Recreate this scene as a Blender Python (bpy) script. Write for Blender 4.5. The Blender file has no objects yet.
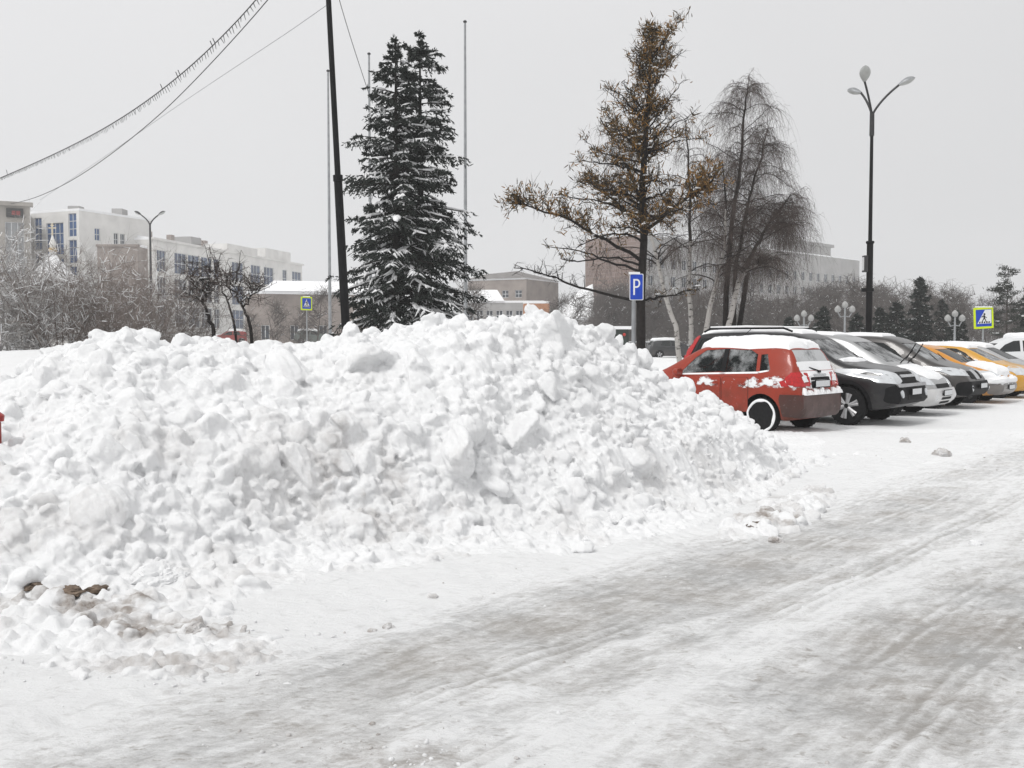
import bpy, bmesh, math, random
import numpy as np
from mathutils import Vector, Matrix
from mathutils.bvhtree import BVHTree
from mathutils.geometry import delaunay_2d_cdt

random.seed(7)
RNG = np.random.RandomState(11)
SC = bpy.context.scene
COL = SC.collection
PI = math.pi
R = math.radians
CAMH, FPX, PITCH = 1.6, 1000.0, math.atan(0.044)


def at(px, py, Y):
    """World point seen in the photograph at pixel (px, py) when it stands Y metres ahead."""
    dx = (px - 512) / FPX
    dz = -(py - 384) / FPX
    dy_ = math.cos(PITCH) + dz * math.sin(PITCH)
    dzz = -math.sin(PITCH) + dz * math.cos(PITCH)
    t = Y / dy_
    return Vector((dx * t, Y, CAMH + dzz * t))


# ---------------------------------------------------------------- object helpers
def tag(o, label=None, cat=None, group=None, kind=None):
    if label: o['label'] = label
    if cat: o['category'] = cat
    if group: o['group'] = group
    if kind: o['kind'] = kind
    return o


def empty(name, loc=(0, 0, 0), rz=0.0, label=None, cat=None, group=None):
    o = bpy.data.objects.new(name, None)
    o.empty_display_size = 0.3
    COL.objects.link(o)
    o.location = loc
    o.rotation_euler = (0, 0, rz)
    return tag(o, label, cat, group)


def copy_tree(o, parent=None):
    c = o.copy()
    COL.objects.link(c)
    c.parent = parent
    for ch in list(o.children):
        copy_tree(ch, c)
    return c


class MB:
    """Collects pieces of one mesh."""
    def __init__(self):
        self.v = []; self.f = []; self.m = []; self.n = 0; self.att = []

    def add(self, verts, faces, mi=0, att=0.0):
        verts = np.asarray(verts, dtype=np.float64).reshape(-1, 3)
        self.v.append(verts)
        n = self.n
        for f in faces:
            self.f.append(tuple(int(i) + n for i in f))
        self.m.extend([mi] * len(faces))
        self.att.append(np.full(len(verts), att))
        self.n += len(verts)

    def addq(self, verts, quads, mi=0, att=None):
        """fast path, quads / tris as an int array"""
        verts = np.asarray(verts).reshape(-1, 3)
        q = np.asarray(quads) + self.n
        self.v.append(verts)
        self.f.extend(map(tuple, q.tolist()))
        self.m.extend([mi] * len(q))
        self.att.append(np.zeros(len(verts)) if att is None else np.asarray(att))
        self.n += len(verts)

    def box(self, c, s, mi=0, rz=0.0):
        x, y, z = c; a, b, h = s[0] / 2, s[1] / 2, s[2] / 2
        p = np.array([(-a, -b, -h), (a, -b, -h), (a, b, -h), (-a, b, -h), (-a, -b, h), (a, -b, h), (a, b, h), (-a, b, h)])
        if rz:
            cs, sn = math.cos(rz), math.sin(rz)
            p = np.stack([p[:, 0] * cs - p[:, 1] * sn, p[:, 0] * sn + p[:, 1] * cs, p[:, 2]], 1)
        self.add(p + np.array([x, y, z]), [(0, 3, 2, 1), (4, 5, 6, 7), (0, 1, 5, 4), (1, 2, 6, 5), (2, 3, 7, 6), (3, 0, 4, 7)], mi)

    def tube(self, pts, radii, sides=8, mi=0, cap=True, att=0.0):
        pts = np.asarray(pts, dtype=float)
        n = len(pts)
        radii = np.full(n, radii) if np.isscalar(radii) else np.asarray(radii, float)
        t = np.gradient(pts, axis=0)
        t /= np.linalg.norm(t, axis=1)[:, None] + 1e-9
        ref = np.array([0, 0, 1.0]) if abs(t[0][2]) < 0.9 else np.array([1.0, 0, 0])
        a = np.cross(t, ref); a /= np.linalg.norm(a, axis=1)[:, None] + 1e-9
        b = np.cross(t, a)
        ang = np.arange(sides) * 2 * PI / sides
        ring = a[:, None, :] * np.cos(ang)[None, :, None] + b[:, None, :] * np.sin(ang)[None, :, None]
        V = pts[:, None, :] + ring * radii[:, None, None]
        i = np.arange(n - 1)[:, None] * sides; j = np.arange(sides)[None, :]; k = (j + 1) % sides
        q = np.stack([i + j, i + k, i + sides + k, i + sides + j], -1).reshape(-1, 4)
        base = self.n
        self.addq(V.reshape(-1, 3), q, mi, np.full(n * sides, att))
        if cap:
            self.f.append(tuple(base + s for s in range(sides))); self.m.append(mi)
            self.f.append(tuple(base + (n - 1) * sides + s for s in reversed(range(sides)))); self.m.append(mi)

    def lathe(self, prof, c=(0, 0, 0), seg=20, axis='z', mi=0):
        prof = list(prof); n = len(prof)
        V = []
        for r, h in prof:
            for s in range(seg):
                a = 2 * PI * s / seg
                u, w = r * math.cos(a), r * math.sin(a)
                V.append((u, w, h) if axis == 'z' else ((u, h, w) if axis == 'y' else (h, u, w)))
        F = []
        for i in range(n - 1):
            for s in range(seg):
                F.append((i * seg + s, i * seg + (s + 1) % seg, (i + 1) * seg + (s + 1) % seg, (i + 1) * seg + s))
        if prof[0][0] > 1e-4: F.append(tuple(reversed(range(seg))))
        if prof[-1][0] > 1e-4: F.append(tuple((n - 1) * seg + s for s in range(seg)))
        self.add(np.array(V) + np.array(c), F, mi)

    def prism(self, poly, d0, d1, axis='y', mi=0):
        """2D outline extruded along an axis; outline (x,z) for y, (y,z) for x, (x,y) for z"""
        n = len(poly); V = []
        for d in (d0, d1):
            for p, q in poly:
                V.append((p, d, q) if axis == 'y' else ((d, p, q) if axis == 'x' else (p, q, d)))
        F = [tuple(range(n)), tuple(reversed(range(n, 2 * n)))]
        for i in range(n):
            j = (i + 1) % n
            F.append((i, i + n, j + n, j))
        self.add(V, F, mi)

    def mesh(self, name, mats, smooth=False, sharp=None, att=None):
        me = bpy.data.meshes.new(name)
        V = np.concatenate(self.v) if self.v else np.zeros((0, 3))
        me.from_pydata(V.tolist(), [], self.f)
        for m in (mats if isinstance(mats, (list, tuple)) else [mats]):
            me.materials.append(m)
        if any(self.m): me.polygons.foreach_set('material_index', self.m)
        if att:
            a = me.attributes.new(att, 'FLOAT', 'POINT')
            a.data.foreach_set('value', np.concatenate(self.att).astype(np.float32))
        fix_normals(me)
        if smooth:
            me.polygons.foreach_set('use_smooth', [True] * len(me.polygons))
            if sharp: me.set_sharp_from_angle(angle=R(sharp))
        me.update()
        return me

    def build(self, name, mats, parent=None, smooth=False, sharp=None, att=None, loc=None):
        o = bpy.data.objects.new(name, self.mesh(name, mats, smooth, sharp, att))
        COL.objects.link(o)
        if name in ('snow_load', 'snow_dust'): o['kind'] = 'stuff'
        if parent is not None: o.parent = parent
        if loc is not None: o.location = loc
        return o


def fix_normals(me):
    if len(me.polygons) > 30000: return
    bm = bmesh.new(); bm.from_mesh(me)
    bmesh.ops.recalc_face_normals(bm, faces=bm.faces)
    bm.to_mesh(me); bm.free()


def grid_mesh(name, X, Y, Z, keep=None, atts=None):
    """regular height sheet from 2-D arrays -> mesh (fast)"""
    ny, nx = X.shape
    idx = np.arange(ny * nx).reshape(ny, nx)
    q = np.stack([idx[:-1, :-1], idx[:-1, 1:], idx[1:, 1:], idx[1:, :-1]], -1).reshape(-1, 4)
    V = np.stack([X, Y, Z], -1).reshape(-1, 3)
    atts = atts or {}
    if keep is not None:
        k = keep.reshape(-1)
        q = q[k[q].any(axis=1)]
        used = np.zeros(len(V), bool); used[q.reshape(-1)] = True
        remap = np.cumsum(used) - 1
        q = remap[q]; V = V[used]
        atts = {n: a.reshape(-1)[used] for n, a in atts.items()}
    me = bpy.data.meshes.new(name)
    me.vertices.add(len(V)); me.vertices.foreach_set('co', V.astype(np.float32).reshape(-1))
    me.loops.add(len(q) * 4); me.loops.foreach_set('vertex_index', q.astype(np.int32).reshape(-1))
    me.polygons.add(len(q)); me.polygons.foreach_set('loop_start', np.arange(0, len(q) * 4, 4, dtype=np.int32))
    me.polygons.foreach_set('use_smooth', [True] * len(q))
    me.update(calc_edges=True)
    for n, a in atts.items():
        at_ = me.attributes.new(n, 'FLOAT', 'POINT')
        at_.data.foreach_set('value', a.reshape(-1).astype(np.float32))
    return me


# ---------------------------------------------------------------- numpy noise
def _hash(ix, iy, seed):
    h = (ix.astype(np.int64) * 374761393 + iy.astype(np.int64) * 668265263 + seed * 144269) & 0x7fffffff
    h = ((h ^ (h >> 13)) * 1274126177) & 0x7fffffff
    h = h ^ (h >> 16)
    return (h & 0xffff) / 65535.0


def vnoise(x, y, seed=0):
    ix, iy = np.floor(x), np.floor(y)
    fx, fy = x - ix, y - iy
    u = fx * fx * fx * (fx * (fx * 6 - 15) + 10); v = fy * fy * fy * (fy * (fy * 6 - 15) + 10)
    a, b = _hash(ix, iy, seed), _hash(ix + 1, iy, seed)
    c, d = _hash(ix, iy + 1, seed), _hash(ix + 1, iy + 1, seed)
    return (a * (1 - u) + b * u) * (1 - v) + (c * (1 - u) + d * u) * v


def fbm(x, y, seed=0, octs=4, gain=0.5):
    s = 0; amp = 1; tot = 0
    for o in range(octs):
        s = s + amp * vnoise(x * 2 ** o + 13.7 * o, y * 2 ** o - 7.1 * o, seed + o * 17)
        tot += amp; amp *= gain
    return s / tot      # 0..1


def sstep(t):
    t = np.clip(t, 0, 1); return t * t * (3 - 2 * t)


# ---------------------------------------------------------------- materials
def mat(name, col, rough=0.6, metal=0.0, spec=0.25, coat=0.0, noise=None, bump=None, emit=None):
    """Principled material whose colour and relief vary with object-space noise.
    noise=(scale, amount) mottles the colour, bump=(scale, strength)"""
    m = bpy.data.materials.new(name); m.use_nodes = True
    nt = m.node_tree; b = nt.nodes['Principled BSDF']
    b.inputs['Base Color'].default_value = (*col, 1)
    b.inputs['Roughness'].default_value = rough
    b.inputs['Metallic'].default_value = metal
    b.inputs['Specular IOR Level'].default_value = spec
    b.inputs['Coat Weight'].default_value = coat
    tc = nt.nodes.new('ShaderNodeTexCoord')
    if noise:
        n = nt.nodes.new('ShaderNodeTexNoise'); n.inputs['Scale'].default_value = noise[0]; n.inputs['Detail'].default_value = 5
        nt.links.new(tc.outputs['Object'], n.inputs['Vector'])
        mx = nt.nodes.new('ShaderNodeMix'); mx.data_type = 'RGBA'
        lo = tuple(max(0, c * (1 - noise[1])) for c in col); hi = tuple(min(1, c * (1 + noise[1])) for c in col)
        mx.inputs[6].default_value = (*lo, 1); mx.inputs[7].default_value = (*hi, 1)
        cr = nt.nodes.new('ShaderNodeMapRange'); cr.inputs[1].default_value = 0.3; cr.inputs[2].default_value = 0.7
        nt.links.new(n.outputs['Fac'], cr.inputs[0]); nt.links.new(cr.outputs[0], mx.inputs[0])
        nt.links.new(mx.outputs[2], b.inputs['Base Color'])
    if bump:
        n2 = nt.nodes.new('ShaderNodeTexNoise'); n2.inputs['Scale'].default_value = bump[0]; n2.inputs['Detail'].default_value = 6
        nt.links.new(tc.outputs['Object'], n2.inputs['Vector'])
        bp = nt.nodes.new('ShaderNodeBump'); bp.inputs['Strength'].default_value = bump[1]; bp.inputs['Distance'].default_value = 0.02
        nt.links.new(n2.outputs['Fac'], bp.inputs['Height']); nt.links.new(bp.outputs['Normal'], b.inputs['Normal'])
    if emit:
        b.inputs['Emission Color'].default_value = (*emit[0], 1); b.inputs['Emission Strength'].default_value = emit[1]
    return m


def nodes_of(m):
    return m.node_tree, m.node_tree.nodes, m.node_tree.links


def add_mix(nt, fac, a, b):
    mx = nt.nodes.new('ShaderNodeMix'); mx.data_type = 'RGBA'
    for sock, v in ((mx.inputs[0], fac), (mx.inputs[6], a), (mx.inputs[7], b)):
        if isinstance(v, (int, float)): sock.default_value = v
        elif isinstance(v, tuple): sock.default_value = (*v, 1)
        else: nt.links.new(v, sock)
    return mx.outputs[2]


def add_noise(nt, vec, scale, detail=4, rough=0.5):
    n = nt.nodes.new('ShaderNodeTexNoise'); n.inputs['Scale'].default_value = scale
    n.inputs['Detail'].default_value = detail; n.inputs['Roughness'].default_value = rough
    nt.links.new(vec, n.inputs['Vector']); return n.outputs['Fac']


def add_range(nt, val, a, b, c=0.0, d=1.0):
    n = nt.nodes.new('ShaderNodeMapRange')
    for i, v in enumerate((a, b, c, d)): n.inputs[i + 1].default_value = v
    nt.links.new(val, n.inputs[0]); return n.outputs[0]


def add_math(nt, op, a, b=None):
    n = nt.nodes.new('ShaderNodeMath'); n.operation = op
    for i, v in enumerate((a, b)):
        if v is None: continue
        if isinstance(v, (int, float)): n.inputs[i].default_value = v
        else: nt.links.new(v, n.inputs[i])
    return n.outputs[0]


def snow_material(name, dirt_col=(0.23, 0.19, 0.16), base=(0.83, 0.835, 0.842)):
    m = mat(name, base, rough=0.85, spec=0.25)
    nt, N, L = nodes_of(m); b = N['Principled BSDF']
    tc = N.new('ShaderNodeTexCoord').outputs['Object']
    a = N.new('ShaderNodeAttribute'); a.attribute_name = 'dirt'
    n1 = add_noise(nt, tc, 9, 6, 0.65)
    n2 = add_noise(nt, tc, 1.3, 3)
    d = add_math(nt, 'MULTIPLY', a.outputs['Fac'], add_range(nt, n1, 0.30, 0.62))
    c0 = add_mix(nt, add_range(nt, n2, 0.4, 0.7), base, tuple(c * 0.955 for c in base))
    L.new(add_mix(nt, d, c0, dirt_col), b.inputs['Base Color'])
    h = add_math(nt, 'ADD', add_noise(nt, tc, 28, 8, 0.7), add_math(nt, 'MULTIPLY', add_noise(nt, tc, 120, 4, 0.6), 0.35))
    bp = N.new('ShaderNodeBump'); bp.inputs['Strength'].default_value = 0.55; bp.inputs['Distance'].default_value = 0.025
    L.new(h, bp.inputs['Height']); L.new(bp.outputs['Normal'], b.inputs['Normal'])
    return m


M = {}
M['snow'] = snow_material('snow_white')
M['snow_soft'] = mat('snow_soft', (0.86, 0.865, 0.875), 0.9, spec=0.2, noise=(2, 0.03), bump=(14, 0.35))
M['bark_dark'] = mat('bark_dark', (0.020, 0.017, 0.016), 0.95, noise=(9, 0.4), bump=(30, 0.8))
M['bark_grey'] = mat('bark_grey', (0.085, 0.073, 0.066), 0.9, noise=(9, 0.35))
M['twig'] = mat('twig_brown', (0.075, 0.056, 0.048), 0.95, noise=(3, 0.3))
M['shrub_twig'] = mat('shrub_twig', (0.215, 0.185, 0.170), 0.95, noise=(3, 0.3))
M['frost_twig'] = mat('frosted_twig', (0.40, 0.385, 0.375), 0.95, noise=(6, 0.5))
M['wood_twig'] = mat('wood_twig', (0.115, 0.103, 0.097), 0.95, noise=(3, 0.3))
M['birch_twig'] = mat('birch_twig', (0.080, 0.063, 0.056), 0.95, noise=(3, 0.3))
M['black_metal'] = mat('black_metal', (0.008, 0.008, 0.009), 0.5, spec=.15, noise=(6, 0.3))
M['grey_metal'] = mat('grey_metal', (0.30, 0.31, 0.32), 0.45, 0.3, noise=(5, 0.15))
M['dark_grey'] = mat('dark_grey', (0.045, 0.045, 0.047), 0.6, noise=(5, 0.2))
M['black_plastic'] = mat('black_plastic', (0.009, 0.009, 0.010), 0.6, spec=.15, noise=(12, 0.3))
M['rubber'] = mat('rubber', (0.012, 0.012, 0.013), 0.9, noise=(20, 0.3))
M['chrome'] = mat('chrome', (0.55, 0.56, 0.57), 0.25, 0.9, noise=(10, 0.1))
M['alloy'] = mat('alloy', (0.42, 0.42, 0.43), 0.4, 0.6, noise=(10, 0.15))
M['white_plastic'] = mat('white_plastic', (0.72, 0.73, 0.74), 0.4, noise=(6, 0.05))
M['interior'] = mat('interior', (0.015, 0.015, 0.016), 0.85, noise=(9, 0.3))
SUN_E, SKY_GAIN, HAZE, EXPO = 1.5, 1.03, 0.0008, 0.0
# ================================================================ the ground
UD = np.array([0.64, 0.77]); UD = UD / np.linalg.norm(UD)     # direction of the road and of the row of cars
VD = np.array([UD[1], -UD[0]])


def bank(x, y):
    """smooth snow bank under the shrubs behind the ploughed pile"""
    m = sstep((-x - 3.2) / 3.5) * sstep((y - 10.5) / 7.5) * (1 - sstep((y - 26) / 18))
    lump = 0.85 + 0.3 * fbm(x * 0.35, y * 0.35, 5, 3)
    return 1.08 * m * lump


def lawn(x, y):
    """gentle snow cover beyond the parking row"""
    far = sstep((y * 0.64 - x * 0.77 - 10.5) / 5)      # beyond the parked cars, away from the road
    return 0.22 * far * (0.6 + 0.8 * fbm(x * 0.2, y * 0.2, 8, 3)) + bank(x, y) + 1.0 * sstep((y - 48) / 40) * sstep((-x - 3) / 10)


def ice_amount(x, y):
    """0 = loose white snow, 1 = grey polished ice"""
    u = x * UD[0] + y * UD[1]; v = x * VD[0] + y * VD[1]
    w = v + 0.55 * (fbm(u * 0.22, v * 0.5, 21, 3) - 0.5) + 0.16 * (fbm(u * 1.1, v * 1.3, 22, 3) - 0.5)
    band = lambda c, h, s: sstep((h - np.abs(w - c)) / s + 0.5)
    road = sstep((v + 4.15 + 1.1 * (fbm(u * 0.6, v * 0.6, 26, 4) - 0.5)) / 0.8)
    ice = 0.74 * road
    ice = np.maximum.reduce([ice, 0.90 * band(-3.25, 0.45, 0.7), 0.92 * band(-1.5, 0.34, 0.3), 0.85 * band(-0.35, 0.4, 0.4), 0.8 * band(0.8, 0.5, 0.5)])
    white = np.maximum.reduce([0.72 * band(-2.25, 0.20, 0.35), 0.60 * band(-0.93, 0.13, 0.25), 0.5 * band(0.2, 0.12, 0.3), 0.55 * band(-2.72, 0.05, 0.10)])
    ice = ice * (1 - white)
    patch = fbm(x * 0.55, y * 0.55, 31, 4); p2 = fbm(x * 1.7 + y * 0.3, y * 2.2, 33, 4)
    ice = ice * (0.66 + 0.34 * sstep((patch - 0.34) / 0.25)) * (0.74 + 0.26 * sstep((p2 - 0.33) / 0.25))
    for c in (-3.62, -3.05, -2.42, -1.72, -1.30, -0.62, -0.10, 0.62, 1.05):            # tread lines of single tyres
        d = v + 0.10 * (fbm(u * 0.35, v * 0.0 + c, 27, 2) - 0.5) - c
        on = sstep((fbm(u * 0.5, v * 0.0 + 3 * c, 28, 3) - 0.40) / 0.15)
        ice = ice + 0.20 * on * np.cos(d * 2 * PI / 0.085) * np.exp(-(d / 0.11) ** 4) * road
    far_u = sstep((u - 8) / 6)
    ice = ice * (1 - 0.45 * far_u)
    near_left = sstep((1.2 - u) / 2.0) * sstep((-v - 1.3) / 0.8)
    ice = np.maximum(ice * (1 - 0.45 * near_left), 0.50 * near_left * sstep((fbm(x * 1.3, y * 1.8, 37, 4) - 0.42) / 0.2))
    return np.clip(ice, 0, 1)


def stamp(H, x0, y0, st, cx, cy, cz, r, n_pl, rng, soft=0.0, up=0.12):
    """raise the height sheet with one broken snow block: the upper faces of a random polyhedron"""
    ny, nx = H.shape
    i0, i1 = int((cx - 1.3 * r - x0) / st), int((cx + 1.3 * r - x0) / st) + 2
    j0, j1 = int((cy - 1.3 * r - y0) / st), int((cy + 1.3 * r - y0) / st) + 2
    i0, j0 = max(i0, 0), max(j0, 0); i1, j1 = min(i1, nx), min(j1, ny)
    if i1 <= i0 or j1 <= j0: return
    gx = x0 + np.arange(i0, i1) * st - cx; gy = y0 + np.arange(j0, j1) * st - cy
    gx, gy = np.meshgrid(gx, gy)
    zt = None
    a0 = rng.rand() * 2 * PI
    for k in range(n_pl):
        if k == 0:
            nz = 0.75 + 0.25 * rng.rand(); az = rng.rand() * 2 * PI; d = r * (0.55 + 0.3 * rng.rand())
        else:
            az = a0 + (k + 0.7 * rng.rand()) * 2 * PI / (n_pl - 1); nz = up + 0.4 * rng.rand() ** 1.5; d = r * (0.62 + 0.3 * rng.rand())
        s = math.sqrt(1 - nz * nz)
        p = (d - s * math.cos(az) * gx - s * math.sin(az) * gy) / nz
        if zt is None: zt = p
        elif soft > 0:
            h = np.clip(0.5 + 0.5 * (zt - p) / soft, 0, 1)
            zt = zt * (1 - h) + p * h - soft * h * (1 - h)
        else: zt = np.minimum(zt, p)
    sub = H[j0:j1, i0:i1]
    np.maximum(sub, cz + zt, out=sub)


def blur(H, n=1):
    for _ in range(n):
        P = np.pad(H, 1, mode='edge')
        H = (4 * P[1:-1, 1:-1] + 2 * (P[:-2, 1:-1] + P[2:, 1:-1] + P[1:-1, :-2] + P[1:-1, 2:]) + P[:-2, :-2] + P[2:, 2:] + P[:-2, 2:] + P[2:, :-2]) / 16
    return H


# ---- shape of the ploughed pile, by bearing a = x / y from where the photographer stands
_toe = [(-300, 5.0), (-100, 5.5), (0, 5.75), (120, 6.0), (220, 6.5), (300, 7.15), (400, 7.5), (500, 7.8), (600, 8.15), (700, 8.95), (770, 10.5), (805, 12.4), (840, 13.2)]
_crest = [(-300, 9.6), (0, 9.6), (120, 9.7), (300, 9.9), (450, 10.4), (560, 11.2), (640, 11.6), (700, 12.0), (760, 12.4), (805, 12.8), (840, 13.6)]
_sil = [(-300, 400), (-60, 395), (20, 388), (50, 366), (75, 356), (100, 347), (125, 341), (160, 356), (185, 353), (205, 350), (250, 356), (300, 357), (335, 350), (352, 338),
        (390, 335), (430, 330), (470, 326), (505, 320), (530, 316), (560, 319), (595, 332), (620, 349), (645, 369), (680, 388), (720, 406), (742, 422),
        (760, 436), (782, 455), (803, 471), (840, 480)]
T_ = lambda tab: (np.array([(p - 512) / FPX for p, _ in tab]), np.array([float(v) for _, v in tab]))


def pile_base(x, y):
    a = x / np.maximum(y, 0.5)
    toe = np.interp(a, *T_(_toe)); crest = np.interp(a, *T_(_crest)); sil = np.interp(a, *T_(_sil))
    toe = toe + 0.5 * (fbm(x * 0.9, y * 0.9, 61, 3) - 0.5)
    hc = np.maximum(CAMH - (sil - 340) / FPX * crest, 0.0)
    t = (y - toe) / (crest - toe)
    ex = 1.5 - 0.45 * sstep((a + 0.05) / 0.15)
    front = np.where(t > 0, 1 - np.clip(1 - t, 0, 1) ** ex, t * 0.9)
    back = 1 - sstep((y - crest - 0.3) / (2.6 + 2.6 * sstep((0.1 - a) / 0.25)))
    front = front * np.where(t > 0, 0.22 + 0.78 * sstep(t / 0.42), 1)
    h = hc * np.where(t < 1, front, back)
    h = np.where(t < 0, np.maximum(t * 0.6, -0.2), h)
    h = h + 0.22 * (fbm(x * 0.75, y * 0.75, 62, 3) - 0.5) * sstep(h / 0.5)
    return np.where(a > 0.31, -0.2, h), t, a


def chunk_variants(n, sub, seed):
    """unit snow lumps: icospheres cut by random planes, edges rounded a little"""
    out = []
    for k in range(n):
        rng = np.random.RandomState(seed + k)
        bm = bmesh.new(); bmesh.ops.create_icosphere(bm, subdivisions=sub, radius=1.0)
        D = np.array([v.co[:] for v in bm.verts]); F = np.array([[v.index for v in f.verts] for f in bm.faces]); bm.free()
        D /= np.linalg.norm(D, axis=1)[:, None]
        pl = rng.randn(rng.randint(8, 13), 3); pl /= np.linalg.norm(pl, axis=1)[:, None]
        dist = 0.50 + 0.40 * rng.rand(len(pl))
        c = np.maximum(D @ pl.T, 0.02)
        p = 16.0 + 26 * rng.rand()
        inv = ((c / dist) ** p).sum(1) ** (1 / p)              # smooth intersection of the half spaces
        s = np.minimum(1 / np.maximum(inv, 0.9), 1.08)
        nz = fbm(D[:, 0] * 2.1 + D[:, 2] * 1.3 + 7, D[:, 1] * 2.1 - D[:, 2] * 1.7 + 3, seed + k, 4, 0.6)
        nz2 = fbm(D[:, 0] * 5 - D[:, 2] * 3.3 + 1, D[:, 1] * 5 + D[:, 2] * 4.1, seed + k + 50, 3, 0.6)
        s = s * (0.80 + 0.24 * nz + 0.16 * nz2)
        out.append((D * s[:, None], F))
    return out


def rot_matrices(n, rng):
    q = rng.randn(n, 4); q /= np.linalg.norm(q, axis=1)[:, None]
    w, x, y, z = q.T
    return np.stack([1 - 2 * (y * y + z * z), 2 * (x * y - z * w), 2 * (x * z + y * w), 2 * (x * y + z * w), 1 - 2 * (x * x + z * z), 2 * (y * z - x * w),
                     2 * (x * z - y * w), 2 * (y * z + x * w), 1 - 2 * (x * x + y * y)], -1).reshape(n, 3, 3)


def chunk_arrays(pos, rad, rng, flat=0.9):
    """vertices and triangles of many lumps at once"""
    VV, FF = [], []
    nv = 0
    big = chunk_variants(12, 4, 300); mid = chunk_variants(14, 3, 340); small = chunk_variants(14, 2, 380); tiny = chunk_variants(10, 1, 420)
    for lo, hi, var in ((0.12, 9, big), (0.065, 0.12, mid), (0.032, 0.065, small), (0, 0.032, tiny)):
        sel = np.where((rad >= lo) & (rad < hi))[0]
        which = rng.randint(0, len(var), len(sel))
        Rm = rot_matrices(len(sel), rng)
        for k, (V, F) in enumerate(var):
            s = sel[which == k]
            if len(s) == 0: continue
            sc = rad[s][:, None, None] * (0.7 + 0.6 * rng.rand(len(s), 1, 3))
            P = np.einsum('nij,nvj->nvi', Rm[which == k], V[None] * sc)
            P[:, :, 2] *= flat
            P = P + pos[s][:, None, :]
            VV.append(P.reshape(-1, 3)); m = len(V)
            FF.append((F[None] + (np.arange(len(s)) * m)[:, None, None] + nv).reshape(-1, 3)); nv += len(s) * m
    return np.concatenate(VV), np.concatenate(FF)


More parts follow.
